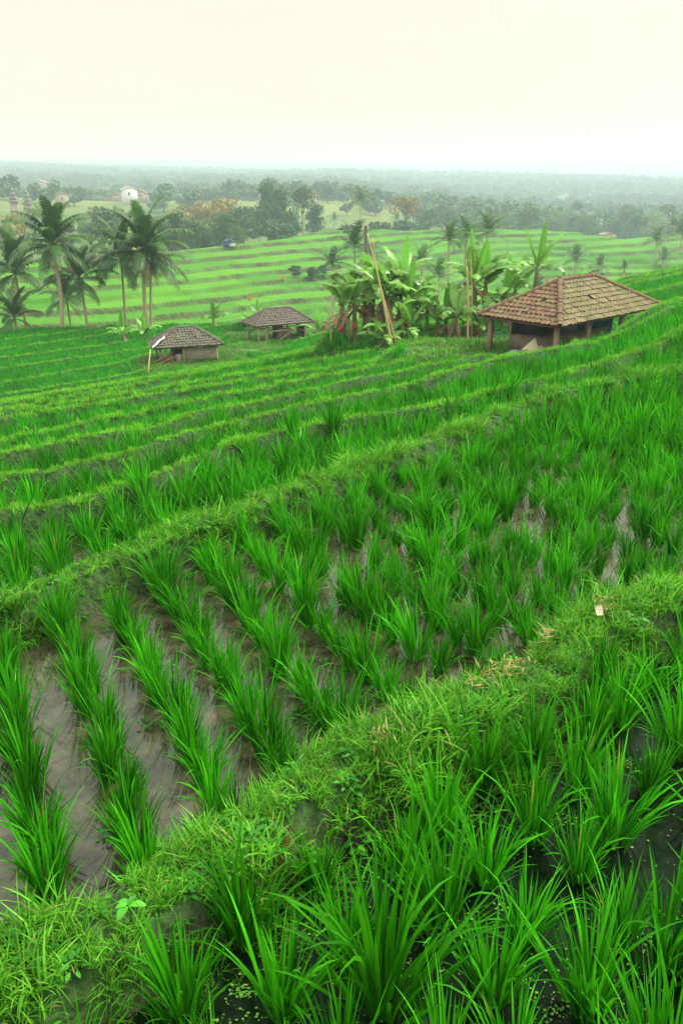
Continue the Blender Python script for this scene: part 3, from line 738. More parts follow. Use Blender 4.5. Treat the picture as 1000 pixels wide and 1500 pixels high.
# pale scrap lying on the bank
c = hit(870, 928); t = Geo()
s = np.linspace(-1, 1, 5); X, Y = np.meshgrid(s, s, indexing='ij')
V = np.stack([X * 0.013, Y * 0.019, 0.004 * np.sin(X * 2 + Y * 1.5) + 0.003 * X * Y], -1).reshape(-1, 3)
V = np.concatenate([V, V - [0, 0, 0.0015]]); Q = []
for i in range(4):
    for j in range(4):
        a = i * 5 + j; Q += [[a, a + 5, a + 6, a + 1], [a + 25, a + 26, a + 31, a + 30]]
for i in range(4):
    for a, b in ((i * 5, i * 5 + 5), (i * 5 + 9, i * 5 + 4), (i + 1, i), (20 + i, 21 + i)): Q.append([a, b, b + 25, a + 25])
Mx = Matrix.Translation(Vector(c) + Vector((0, -0.02, 0.085))) @ Matrix.Rotation(0.15, 4, 'Z') @ Matrix.Rotation(R(55), 4, 'X')
t.add(xf(Mx, V), Q); tag(t.obj('leaf_scrap', M['paper']), 'small pale yellow scrap lying in the grass of the wide bank', 'scrap')
# two withered red brown blades
for px, py, lab, a in ((408, 1312, 'withered red brown leaf blade standing beside the wide bank', 1.0),):
    c = hit(px, py); g = Geo()
    add_blades(g, np.array([[c[0], c[1], c[2] + (0.02 if c[2] > -0.02 else 0.0)]]), np.array([a]), np.array([0.5]), np.array([0.3]), np.array([0.13]), np.array([0.008]), 6, np.array([0.2]), np.array([0.96]))
    tag(g.obj('withered_leaf', M['straw']), lab, 'leaf')

# ------------------------------------------------------------------ field huts
def roof_face(gt, A, B, C_, D, tile_w, course, thick=0.02, skip=0.0, seed=0, lipg=None):
    """rows of pantiles over the face A-B (eave) up to D-C_ (ridge); C_ may equal D"""
    r = np.random.default_rng(seed)
    A, B, C_, D = [np.array(p, float) for p in (A, B, C_, D)]
    ex = (B - A); le = np.linalg.norm(ex); ex /= le
    up = (D + C_) / 2 - (A + B) / 2; up -= ex * (up @ ex); H = np.linalg.norm(up); up /= H
    nn = np.cross(ex, up); nn *= np.sign(nn[2])
    nrow = max(2, int(round(H / course))); ch = H / nrow
    def xr(h):
        f = h / H; a = A + (D - A) * f; b = B + (C_ - B) * f
        return (a - A) @ ex, (b - A) @ ex
    for i in range(nrow):
        x0, x1 = xr(i * ch); x2, x3 = xr(min((i + 1) * ch, H))
        lo, hi = min(x0, x2), max(x1, x3); n = max(1, int(round((x1 - x0) / tile_w))); tw = (x1 - x0) / n
        for j in range(-1, n + 1):
            xa = x0 + j * tw; xb = xa + tw
            if skip and r.random() < skip: continue
            h0 = i * ch - 0.05 * course + r.normal(0, 0.006); h1 = (i + 1) * ch + 0.22 * ch
            e0, e1 = xr(np.clip(h0, 0, H)); f0, f1 = xr(np.clip(h1, 0, H))
            V = []; m = 7; drop = r.normal(0, 0.006); sk = r.normal(0, 0.008)
            for hh, (ea, eb), zz in ((h0, (e0, e1), thick + 0.030 + drop), (h1, (f0, f1), thick)):
                for q in range(m):
                    s = q / (m - 1); xx = np.clip(xa + tw * 1.04 * s + sk, ea, eb)
                    zc = 0.018 * math.cos(s * 2 * math.pi) * (tile_w / 0.2)
                    V.append(A + ex * xx + up * min(hh, H) + nn * (zz + zc))
            if np.ptp(np.array(V[:m]) @ ex) < 0.01 and np.ptp(np.array(V[m:]) @ ex) < 0.01: continue
            Vl = [p - nn * (0.036) for p in V[:m]]
            tt = r.random()
            gt.add(V, [[q, q + 1, m + q + 1, m + q] for q in range(m - 1)], tint=tt)
            (lipg or gt).add(V[:m] + Vl, [[q, m + q, m + q + 1, q + 1] for q in range(m - 1)], tint=tt * 0.3)
def slab(g, P, th, tint=0.2):
    """closed board under a roof face"""
    P = [np.array(p, float) for p in P]; n = np.cross(P[1] - P[0], P[2] - P[0]); n /= np.linalg.norm(n); n *= np.sign(n[2])
    V = P + [p - n * th for p in P]; k = len(P)
    Q = [[i, (i + 1) % k, k + (i + 1) % k, k + i] for i in range(k)]
    if k == 4: g.add(V, Q + [[0, 1, 2, 3], [7, 6, 5, 4]], tint=tint)
    else: g.add(V, Q, [[0, 1, 2], [5, 4, 3]], tint=tint)
def ridge_caps(g, a, b, step, rad, seed=0, lift_=0.03):
    r = np.random.default_rng(seed); a, b = np.array(a, float), np.array(b, float); L_ = np.linalg.norm(b - a); d = (b - a) / L_
    s = np.cross(d, [0, 0, 1.0]); s /= np.linalg.norm(s); n = np.cross(s, d); k = max(2, int(L_ / step))
    for i in range(k):
        V = []
        for f, rr in ((i / k, rad * 1.12), ((i + 1.15) / k, rad * 0.88)):
            c = a + (b - a) * min(f, 1.0) + n * (lift_ + r.normal(0, 0.004))
            for q in range(7):
                th = -0.15 + (math.pi + 0.3) * q / 6; V.append(c + s * math.cos(th) * rr + n * math.sin(th) * rr * 0.8)
        g.add(V, [[q, q + 1, 8 + q, 7 + q] for q in range(6)], tint=r.random())
def hip_roof(t, w, l, ez, rh, rl, mats, tile_w, course, cap, sag=0.0, seed=0, thick=0.05):
    """faces: front (-y), back, two ends; mats = (front, end, cap)"""
    A = (-l / 2, -w / 2, ez); B = (l / 2, -w / 2, ez); C_ = (l / 2, w / 2, ez); D = (-l / 2, w / 2, ez)
    E = (-rl / 2, 0, ez + rh); F = (rl / 2, 0, ez + rh)
    g = Geo()
    for P in ((A, B, F, E), (C_, D, E, F), (D, A, E), (B, C_, F)): slab(g, P, thick)
    roof = g.obj('roof', M['tile_lip'], t, False)
    lip = Geo()
    for nm, fs, mt in (('long_slope', ((A, B, F, E), (C_, D, E, F)), mats[0]), ('hip_end', ((D, A, E, E), (B, C_, F, F)), mats[1])):
        for k, f in enumerate(fs):
            g = Geo(); roof_face(g, *f, tile_w, course, 0.02, 0.012, seed + k + 10 * len(nm), lip); g.obj(nm, mt, roof)
    lip.obj('tile_edges', M['tile_lip'], roof)
    g = Geo()
    for k, (p, q) in enumerate(((A, E), (B, F), (C_, F), (D, E), (E, F))): ridge_caps(g, p, q, course * 0.95, cap, seed + k)
    g.obj('ridge_caps', mats[2], roof)
    return roof
def post(t, x, y, z0, z1, w, mat, name='post'):
    g = Geo(); k = random.uniform(-0.02, 0.02)
    V = []
    for z, s in ((z0, 1.05), (z0 + (z1 - z0) * .5, 0.97), (z1, 1.0)):
        o = k * (z - z0)
        V += [(x + o + a * w / 2 * s, y + b * w / 2 * s, z) for a, b in ((-1, -1), (1, -1), (1, 1), (-1, 1))]
    Q = [[i * 4 + j, i * 4 + (j + 1) % 4, i * 4 + 4 + (j + 1) % 4, i * 4 + 4 + j] for i in range(2) for j in range(4)] + [[8, 9, 10, 11], [3, 2, 1, 0]]
    g.add(V, Q); return g.obj(name, mat, t, False)
def heap_mesh(g, c, d, seed, amp=0.22, tint=0.5, n=14, m=9):
    """a slumped, creased bundle lying on the ground"""
    r = np.random.default_rng(seed); ph = r.uniform(0, 6.28, 8); V = []
    for i in range(m):
        el = i / (m - 1) * math.pi / 2
        for j in range(n):
            a = j / n * 2 * math.pi
            k = 1 + amp * (math.sin(2 * a + ph[0]) * .5 + math.sin(3 * a + 4 * el + ph[1]) * .5 + math.sin(5 * a - 3 * el + ph[2]) * .35 + math.sin(7 * a + 6 * el + ph[3]) * .2)
            ce = math.cos(el) ** 0.6
            V.append((c[0] + d[0] / 2 * k * ce * math.cos(a), c[1] + d[1] / 2 * k * ce * math.sin(a), c[2] + d[2] * math.sin(el) ** 0.9 * (0.85 + 0.15 * k)))
    Q = [[i * n + j, i * n + (j + 1) % n, (i + 1) * n + (j + 1) % n, (i + 1) * n + j] for i in range(m - 1) for j in range(n)]
    g.add(V, Q, tint=tint)

# the big hut on the right (local x runs along the long side, -y faces the camera)
HX, HY, HR, HW, HL, HEZ, HRH, HRL = 6.263, 23.403, 0.7396, 2.534, 5.007, 0.95, 0.856, 1.566
HG = -2.75
hut = thing('field_hut', 'largest open hut with a clay tiled hip roof on posts beside banana plants', 'hut', (HX, HY, HG), HR)
hip_roof(hut, HW, HL, HEZ, HRH, HRL, (M['tile_ochre'], M['tile_brown'], M['tile_brown']), 0.142, 0.178, 0.07, seed=3)
px0, py0 = HL / 2 - 0.28, HW / 2 - 0.24
for x, y in ((-px0, -py0), (-px0, py0), (px0, -py0), (px0, py0), (-0.85, -py0), (0.75, -py0), (-0.85, py0), (0.75, py0)):
    post(hut, x, y, -0.25, HEZ + 0.05, 0.11, M['wood_post'])
g = Geo()
for y in (-py0, py0): g.box((0, y, HEZ - 0.03), (HL - 0.4, 0.08, 0.09))
for x in (-px0, px0): g.box((x, 0, HEZ - 0.02), (0.08, HW - 0.5, 0.08))
g.obj('eave_beam', M['wood_post'], hut, False)
g = Geo(); g.box((-0.2, 0.25, 0.20), (2.9, 1.2, 0.40)); g.obj('plinth', M['plaster'], hut, False)
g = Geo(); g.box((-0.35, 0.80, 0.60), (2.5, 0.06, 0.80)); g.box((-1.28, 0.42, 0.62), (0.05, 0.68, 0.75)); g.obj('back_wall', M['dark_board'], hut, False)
g = Geo(); g.box((-0.70, -0.32, 0.19), (1.4, 0.07, 0.50)); g.obj('low_wall', M['plaster'], hut, False)
g = Geo()
V = []; 
for i in range(15):
    for j in range(9):
        a, b = i / 14, j / 8
        V.append((0.0 + 1.75 * a, -0.20 + 0.07 * math.sin(a * 17 + b * 2) * (0.4 + b * .6) + 0.06 * math.sin(b * 7 + a * 4), 0.88 - 0.72 * b - 0.07 * math.sin(a * math.pi * 3) * (1 - b)))
V2 = [(x, y + 0.012, z) for x, y, z in V]
g.add(V + V2, [[i * 9 + j + s, i * 9 + j + 1 + s, (i + 1) * 9 + j + 1 + s, (i + 1) * 9 + j + s] for s in (0, 135) for i in range(14) for j in range(8)])
o = g.obj('blue_tarpaulin', M['blue_tarp']); o.location = (HX, HY, HG); o.rotation_euler[2] = HR
tag(o, 'dark blue tarpaulin hanging under the roof of the largest hut', 'tarpaulin')
for nm, mt, px, py, d, lab, sd_ in (('sack', 'tan_cloth', 786, 517, (0.80, 0.45, 0.22), 'flat tan sack lying lowest in front of the largest hut', 1), ('sack', 'grey_cloth', 761, 511, (0.66, 0.45, 0.30), 'dark grey sack slumped beside the tan sacks', 2),
                               ('cloth_bundle', 'pink_cloth', 790, 508, (0.34, 0.26, 0.34), 'small pinkish cloth bundle leaning by the low wall of the largest hut', 5)):
    c = onground(px, atY(px, py, 21.3)[1] if nm == 'sack' else 21.6, 515); c[2] = float(near_z(c[0], c[1]))
    g = Geo(); heap_mesh(g, (0, 0, 0), d, sd_); o = g.obj(nm, M[mt]); o.location = c; tag(o, lab, 'sack' if nm == 'sack' else 'bundle', 'sacks in front of the largest hut' if nm == 'sack' else None)
g = Geo(); c = onground(779, 21.45); c[2] = float(near_z(c[0], c[1])) 
P = np.array([(-0.30, -0.02, 0.16), (0.02, -0.16, 0.12), (0.16, -0.02, 0.58), (0.22, 0.10, 0.20), (0.02, 0.12, 0.22), (0.34, -0.10, 0.10)])
V = np.concatenate([P, P - [0, -0.01, 0.02]])
g.add(V, T=[[0, 1, 2], [1, 5, 2], [2, 5, 3], [2, 3, 4], [0, 2, 4], [6, 8, 7], [7, 8, 11], [8, 9, 11], [8, 10, 9], [6, 10, 8], [0, 6, 1], [1, 6, 7], [1, 7, 5], [5, 7, 11]], tint=0.7)
o = g.obj('peaked_sack', M['tan_cloth'], None, False); o.location = c; tag(o, 'tan sack propped up to a stiff peak beside the low wall of the largest hut', 'sack', 'sacks in front of the largest hut')

# the small hut with the block wall
h2 = thing('block_hut', 'small hut with a mossy grey tiled roof and a block wall', 'hut', (-7.125, 39.038, -6.35), 0.347)
e2 = 0.75
hip_roof(h2, 1.75, 3.21, e2, 0.72, 0.88, (M['tile_grey'],) * 3, 0.15, 0.15, 0.055, seed=20, thick=0.06)
for x, y in ((-1.25, -0.6), (-1.25, 0.6), (-0.22, -0.6), (1.32, -0.6), (1.32, 0.6), (-0.22, 0.6)): post(h2, x, y, -0.3, e2 + 0.03, 0.085, M['wood_pale'] if y < 0 and x > -1 else M['wood_post'])
g = Geo(); g.box((0.56, -0.56, 0.30), (1.44, 0.08, 0.82)); g.box((1.27, 0.04, 0.30), (0.08, 1.10, 0.82)); g.box((0.56, 0.60, 0.30), (1.44, 0.08, 0.82)); wl = g.obj('block_wall', M['block'], h2, False)
g = Geo(); g.box((-0.42, -0.50, 0.12), (0.36, 0.06, 0.50)); g.obj('low_wall', M['pink_board'], h2, False)
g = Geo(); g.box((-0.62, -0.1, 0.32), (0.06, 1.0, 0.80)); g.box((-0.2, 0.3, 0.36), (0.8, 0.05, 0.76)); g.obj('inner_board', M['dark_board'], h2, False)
g = Geo(); g.box((-0.95, -0.25, -0.10), (0.95, 1.0, 0.12)); g.obj('floor_slab', M['plaster'], h2, False)
M2 = Matrix.Translation((-7.125, 39.038, -6.35)) @ Matrix.Rotation(0.347, 4, 'Z')
r = np.random.default_rng(4)
for i in range(9):
    g = Geo(); L_ = r.uniform(0.6, 0.95); g.box((0, 0, 0), (L_, 0.09, 0.035), tint=r.random())
    o = g.obj('plank', M['wood_red'], None, False)
    o.matrix_world = M2 @ Matrix.Translation((-0.98 + r.normal(0, .05), -0.62 + 0.06 * (i % 4) + r.normal(0, .02), -0.02 + 0.045 * i)) @ Matrix.Rotation(r.normal(0, 0.10) + (0.3 if i > 6 else 0), 4, 'Z') @ Matrix.Rotation(-0.16 - 0.03 * i, 4, 'Y')
    tag(o, 'red brown plank in the slanting pile under the open end of the small block hut', 'plank', 'planks piled in the small block hut')
g = Geo(); V = []
for i in range(9):
    for j in range(4):
        a, b = i / 8, j / 3
        V.append((-1.62 + 0.62 * a + 0.02 * math.sin(a * 9), -0.93 + 0.42 * a + 0.28 * b - .1, e2 + 0.07 + 0.36 * a + 0.05 * math.sin(b * 3) + 0.02 * math.sin(a * 11 + b * 4)))
V2 = [(x, y, z - 0.012) for x, y, z in V]
g.add(V + V2, [[i * 4 + j + s, i * 4 + j + 1 + s, (i + 1) * 4 + j + 1 + s, (i + 1) * 4 + j + s] for s in (0, 36) for i in range(8) for j in range(3)])
o = g.obj('white_sheet', M['white']); o.matrix_world = M2; tag(o, 'stiff white sheet lying on the corner of the mossy grey hut roof', 'sheet')
a = atY(220.5, 512, 37.2); b = onground(206, 36.2); b[2] = float(near_z(b[0], b[1]))
g = Geo(); g.tube([b - [0, 0, .1], (a + b) / 2 + [0, 0, 0.02], a], [0.03, 0.026, 0.02], 7); tag(g.obj('bamboo_pole', M['bamboo']), 'thin bamboo pole leaning against the roof corner under the white sheet', 'pole')

# the open hut with the rails
h3 = thing('rail_hut', 'small open hut with a dull brown roof, thin posts and rails', 'hut', (-3.474, 47.50, -6.98), 0.49)
e3 = 0.97
hip_roof(h3, 1.9, 3.50, e3, 0.74, 1.39, (M['tile_dull'],) * 3, 0.16, 0.17, 0.06, seed=40, thick=0.06)
for x, y in ((-1.48, -0.7), (-1.05, -0.72), (-1.48, 0.7), (0.2, 0.7), (1.30, -0.72), (1.48, 0.7), (0.85, 0.7), (-0.4, 0.7)): post(h3, x, y, -0.3, e3 + 0.03, 0.075, M['wood_pale'] if y < 0 else M['wood_post'])
g = Geo(); g.box((0, 0.72, 0.55), (2.9, 0.05, 0.06)); g.box((-0.3, -0.70, 0.62), (1.9, 0.04, 0.05)); g.box((1.35, 0, 0.45), (0.05, 1.4, 0.06)); g.obj('rail', M['wood_pale'], h3, False)
g = Geo(); g.box((0.35, 0.02, 0.24), (0.80, 0.06, 0.74)); g.obj('panel', M['pink_board'], h3, False)
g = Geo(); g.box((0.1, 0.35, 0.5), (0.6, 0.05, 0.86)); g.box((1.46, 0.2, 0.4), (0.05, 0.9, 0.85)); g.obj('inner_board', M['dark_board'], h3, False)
g = Geo(); g.box((-0.95, -0.6, 0.02), (0.95, 0.7, 0.10)); g.obj('floor_slab', M['wood_pale'], h3, False)
bn = thing('bench', 'pale wooden bench standing in the open hut with the rails', 'bench', (-3.474 - 0.3, 47.5 - 0.35, -6.9), 0.49)
g = Geo(); g.box((0, 0, 0.44), (0.85, 0.45, 0.05)); g.obj('bench_top', M['wood_pale'], bn, False)
for x in (-0.36, 0.36):
    for y in (-0.17, 0.17): g = Geo(); g.box((x, y, 0.20), (0.05, 0.05, 0.44)); g.obj('leg', M['wood_pale'], bn, False)
M3 = Matrix.Translation((-3.474, 47.5, -6.98)) @ Matrix.Rotation(0.49, 4, 'Z')
g = Geo(); g.tube([(-0.55, -0.85, 0.02), (0.0, -0.74, 0.28), (0.55, -0.66, 0.58)], 0.03, 7); o = g.obj('loose_pole', M['wood_pale']); o.matrix_world = M3
tag(o, 'short pale pole slanting across the front of the open hut with the rails', 'pole')

# ------------------------------------------------------------------ banana plants
def banana_leaf_mesh(L_, w, th0, kap, torn, seed, fold=0.3):
    """leaf that leaves the stem along +x; the blade is torn into strips that droop"""
    r = np.random.default_rng(seed); g = Geo(); m = 26
    s = np.linspace(0, 1, m); th = th0 + kap * s ** 1.4; ds = L_ / (m - 1)
    X = np.concatenate([[0], np.cumsum(np.sin((th[1:] + th[:-1]) / 2) * ds)]); Z = np.concatenate([[0], np.cumsum(np.cos((th[1:] + th[:-1]) / 2) * ds)])
    p0 = 0.14                                             # bare stalk
    wd = np.where(s < p0, 0.0, np.clip(np.sin(np.clip((s - p0) / (1 - p0), 0, 1) ** 0.75 * math.pi), 0, 1) ** 0.55) * w / 2
    wd[-1] = 0
    nx_, nz_ = -np.cos(th), np.sin(th)                    # blade normal in the xz plane
    for sd_ in (-1, 1):
        droop = r.uniform(-0.1, 0.25)
        for i in range(m - 1):
            if s[i + 1] <= p0: continue
            if r.random() < torn: droop = r.uniform(-0.1, 0.25 + 0.9 * torn); gapo = r.uniform(0.0, 0.5)
            else: gapo = 0.0
            V = []
            for k, i2 in ((0, i), (1, i + 1)):
                for q in (0, 0.5, 1.0):
                    ww = wd[i2] * q; dz = fold * ww - (fold + droop) * 1.3 * ww * q
                    sh = (gapo * ds * 0.8 * q if k == 0 else 0)
                    V.append((X[i2] + nx_[i2] * dz + sh * math.sin(th[i2]), sd_ * ww * (1 - 0.25 * max(droop, 0) * q), Z[i2] + nz_[i2] * dz + sh * math.cos(th[i2])))
            g.add(V, [[0, 1, 4, 3], [1, 2, 5, 4]] if sd_ > 0 else [[0, 3, 4, 1], [1, 4, 5, 2]], tint=float(np.clip(0.5 + 0.25 * sd_ * 0 + r.normal(0, 0.12), 0, 0.98)))
    g.tube(np.stack([X, np.zeros(m), Z], -1)[::2] - np.array([0, 0, 0.004]), np.linspace(0.016, 0.004, len(X[::2])), 5, False, 0.9)
    return g.mesh('leaf')
BL = [banana_leaf_mesh(1.25, 0.36, 0.35, 1.4, 0.25, 1), banana_leaf_mesh(1.35, 0.38, 0.55, 1.7, 0.4, 2), banana_leaf_mesh(1.15, 0.33, 0.75, 1.5, 0.55, 3), banana_leaf_mesh(1.2, 0.35, 0.25, 0.9, 0.2, 4), banana_leaf_mesh(1.3, 0.34, 0.9, 1.8, 0.5, 5)]
BU = [banana_leaf_mesh(1.15, 0.27, 0.06, 0.12, 0.06, 6, 0.9), banana_leaf_mesh(1.1, 0.25, 0.28, 0.22, 0.1, 7, 0.7)]
BD = [banana_leaf_mesh(0.95, 0.20, 1.9, 1.15, 0.7, 8, -0.8), banana_leaf_mesh(0.8, 0.16, 2.2, 0.8, 0.7, 9, -1.0)]
for me in BL: me.materials.append(M['banana'])
for me in BU: me.materials.append(M['banana_young'])
for me in BD: me.materials.append(M['banana_dead'])
def banana(px, Y, h, label, group=None, n=8, dead=3, young=1, flower=False, scale=1.0, seed=0, base=None, droop=0.0, yaz=None):
    r = np.random.default_rng(seed + 700)
    c = onground(px, Y) if base is None else np.array(base); h = h * 1.0; big = 1.1
    t = thing('banana_plant', label, 'banana plant', c, 0, group)
    lx, ly = r.normal(0, 0.05), r.normal(0, 0.05)
    g = Geo(); zz = np.linspace(-0.15, h, 7); g.tube(np.stack([lx * zz, ly * zz, zz], -1), np.interp(zz, [0, h], [0.085 * scale, 0.05 * scale]), 9); g.obj('trunk', M['banana_stem'], t)
    top = np.array([lx * h, ly * h, h - 0.05]); a0 = r.uniform(0, 6.28)
    def leaf(me, nm, az, s, z, roll=0.0):
        o = link(nm, me, t); o.location = top + [0, 0, z]; o.rotation_euler = (roll, 0, az); o.scale = (s * scale * big,) * 3; return o
    for i in range(n): leaf(BL[int(r.integers(0, 5))], 'leaf', a0 + i * 2.4 + r.normal(0, 0.25), r.uniform(0.8, 1.1), -0.03 * i, 0)
    for i in range(young): leaf(BU[i % 2], 'young_leaf', (yaz if yaz is not None else r.uniform(0, 6.28)) + i * 2.5, r.uniform(0.9, 1.1), 0.02)
    for i in range(dead): leaf(BD[i % 2], 'dead_leaf', r.uniform(0, 6.28), r.uniform(0.8, 1.2), -0.12 - 0.06 * i)
    if flower:
        a = r.uniform(3.6, 5.6); g = Geo(); s = np.linspace(0, 1, 9)
        R0 = 0.20 + 0.16 * s; P = np.stack([top[0] + math.cos(a) * np.sin(s * 2.4) * 0.30, top[1] + math.sin(a) * np.sin(s * 2.4) * 0.30, top[2] + 0.10 * np.sin(s * 2.0) - 0.9 * s ** 2 * h / 1.6], -1)
        g.tube(P, np.linspace(0.022, 0.012, 9), 6); st = g.obj('flower_stalk', M['banana_stem'], t)
        g = Geo(); q = np.linspace(0, 1, 8); e_ = P[-1]
        g.tube(np.stack([np.full(8, e_[0]), np.full(8, e_[1]), e_[2] + 0.03 - 0.26 * q], -1), 0.075 * np.sin(np.clip(q * 0.9 + 0.1, 0, 1) * math.pi) ** 0.8 + 0.003, 9); g.obj('flower_bud', M['flower'], st)
    return t
GB = 'banana plants in the clump between the huts'
banana(500, 26.2, 1.25, 'banana plant with brown hanging leaves and a low red flower at the clump left end', GB, 7, 5, 0, True, 0.95, 1)
banana(521, 26.4, 1.35, 'banana plant whose red flower hangs low just beside the leftmost plant', GB, 8, 4, 0, True, 1.05, 2)
banana(545, 27.2, 1.75, 'tallest broad banana plant behind the leaning bamboo poles', GB, 9, 4, 0, False, 1.15, 3)
banana(562, 26.6, 1.55, 'banana plant with a withered brown heart left of the leaning pole', GB, 9, 5, 0, False, 1.1, 4)
banana(584, 27.4, 1.7, 'banana plant standing directly behind the thick leaning pole', GB, 9, 4, 1, False, 1.1, 5)
banana(597, 26.5, 1.2, 'banana plant with a small red flower and a bright upright leaf', GB, 8, 3, 1, True, 1.05, 6, yaz=0.6)
banana(612, 27.6, 1.3, 'banana plant with torn dull leaves right of the leaning pole', GB, 8, 3, 0, False, 1.0, 7)
banana(533, 28.0, 1.35, 'banana plant half hidden at the back of the clump', GB, 8, 3, 0, False, 1.05, 8)
banana(627, 26.3, 0.95, 'slim banana plant with an orange stem and one upright leaf', GB, 6, 1, 1, False, 0.8, 9, yaz=2.6)
banana(643, 26.0, 0.7, 'low banana plant with a dark stem beside the slim orange stemmed one', GB, 6, 1, 0, False, 0.72, 10)
banana(670, 25.8, 0.95, 'banana plant with brown drooping leaves left of the upright bamboo stake', GB, 6, 4, 0, False, 0.85, 11)
GC = 'banana plants beside the largest hut'
banana(700, 26.6, 1.7, 'tall banana plant with a large bright leaf beside the upright bamboo stake', GC, 8, 3, 2, False, 1.1, 12, yaz=2.9)
banana(715, 27.4, 1.5, 'banana plant with dark glossy leaves behind the left corner of the tiled roof', GC, 9, 3, 1, False, 1.1, 13, yaz=1.6)
banana(738, 27.0, 1.0, 'low banana plant with arching leaves touching the tiled roof', GC, 8, 2, 1, False, 1.0, 14, yaz=0.7)
banana(754, 28.4, 1.2, 'brown stemmed banana plant seen under the tiled roof', GC, 7, 4, 0, False, 1.0, 15)
banana(780, 27.8, 1.85, 'banana plant with an upright leaf rising above the tiled roof ridge', GC, 5, 1, 2, False, 1.05, 16, yaz=0.3)
GS = 'young banana plants by the palms and the small huts'
for i, (px, Y, h, sc_, lab) in enumerate(((172, 46, 0.7, 0.9, 'young banana plant with thin pale leaves between the palm trunks'), (205, 46.5, 0.5, 0.9, 'low pale banana plant at the foot of the double palm trunk'), (311, 50, 0.6, 1.0, 'young banana plant behind the roof of the small block hut'),
        (380, 51, 0.9, 1.0, 'young banana plant with one upright leaf behind the open rail hut'), (364, 50, 0.4, 0.8, 'small yellowish banana plant at the left end of the open rail hut'), (466, 47, 0.5, 1.0, 'pale banana plant right of the open rail hut'))):
    banana(px, Y, h, lab, GS, 6, 1, 1, False, sc_, 30 + i)
for i, (px, Y, h, sc_, lab) in enumerate(((566, 25.6, 0.4, 0.8, 'low banana sucker just left of the foot of the leaning pole'),
        (600, 25.8, 0.5, 0.85, 'leafy banana sucker just right of the foot of the leaning pole'), (706, 26.0, 0.45, 0.8, 'low banana sucker behind the red brown soil heap'), (655, 26.6, 0.6, 0.9, 'leafy banana plant in the gap left of the bamboo stakes'))):
    banana(px, Y, h, lab, 'banana suckers round the clump', 7, 1, 1 if i % 2 else 0, False, sc_, 50 + i)
# poles
def pole(pts, rad, label, name='bamboo_pole', mat='bamboo', n=8):
    P = np.array(pts, float); s = np.linspace(0, 1, 14); Q = np.stack([np.interp(s, np.linspace(0, 1, len(P)), P[:, k]) for k in range(3)], -1)
    rr = np.interp(s, [0, 1], rad) * (1 + 0.12 * (np.arange(14) % 3 == 0)); g = Geo(); g.tube(Q, rr, n); return tag(g.obj(name, M[mat]), label, 'pole')
b = onground(581, 24.9); pole([b - [0, 0, .1], atY(553, 402, 25.0), atY(537.5, 341, 25.2)], (0.036, 0.014), 'long thick bamboo pole leaning left across the banana clump')
pole([onground(587, 25.1), atY(553, 405, 25.15), atY(545, 348, 25.3)], (0.027, 0.011), 'thinner bamboo pole crossing the long thick one in the banana clump')
b = onground(689, 25.3); pole([b - [0, 0, .1], atY(685, 440, 25.3), atY(683.5, 392, 25.3)], (0.035, 0.022), 'pale bamboo stake standing upright left of the largest hut')
b = onground(694, 26.0); pole([b - [0, 0, .1], atY(691, 420, 26.0), atY(688, 357, 26.2)], (0.028, 0.012), 'thin tall bamboo stake just behind the pale upright one')
b = onground(486, 26.0); pole([b - [0, 0, .1], atY(482, 461, 26.0), atY(477, 440, 26.1)], (0.02, 0.013), 'thin greenish stick leaning at the left end of the banana clump')
b = onground(609, 25.6); g = Geo()
t = thing('pale_shrub', 'small shrub with whitish leaves under the banana leaves right of the leaning pole', 'shrub', b)
me = weed_mesh('leaves', 22, 0.16, 77); me.materials.append(M['lawn']); link('leaves', me, t)
# dark creeper and red soil beside the hut
g = Geo(); r = np.random.default_rng(21)
for i in range(900):
    c = np.array([r.normal(0, 0.5), r.normal(0, 0.25), 0]); c[2] = abs(r.normal(0, 0.16)) * max(0.1, 1 - (c[0] / 1.1) ** 2)
    a = r.uniform(0, 6.28); s_ = r.uniform(0.05, 0.11); d = np.array([math.cos(a), math.sin(a), r.uniform(-.5, .3)]); q = np.array([-math.sin(a), math.cos(a), r.uniform(-.3, .3)])
    g.add([c, c + d * s_ * .5 + q * s_ * .4, c + d * s_, c + d * s_ * .5 - q * s_ * .4], [[0, 1, 2, 3]], tint=r.random())
o = g.obj('creeper', M['leaf_dark']); o.location = onground(748, 25.2); tag(o, 'dark green creeper spreading over the ground behind the left post of the largest hut', 'creeper')
g = Geo(); heap_mesh(g, (0, 0, -0.05), (1.3, 0.7, 0.22), 3, 0.3, n=24, m=10); o = g.obj('soil_heap', M['red_soil']); o.location = onground(709, 24.9); tag(o, 'low heap of red brown soil left of the largest hut', 'soil heap')
g = Geo(); heap_mesh(g, (0, 0, -0.05), (0.8, 0.4, 0.12), 9, 0.3, n=20, m=8); o = g.obj('soil_heap', M['red_soil']); o.location = onground(652, 25.3); tag(o, 'smaller heap of red brown soil under the low banana plant', 'soil heap')
g = Geo(); heap_mesh(g, (0, 0, -0.05), (1.4, 0.9, 0.42), 13, 0.25, n=20, m=9); o = g.obj('grass_mound', M['lawn']); 
p = M3 @ Vector((1.9, 0.2, 0)); o.location = (p.x, p.y, float(near_z(p.x, p.y))); tag(o, 'dull green mound at the right end of the open rail hut', 'mound')

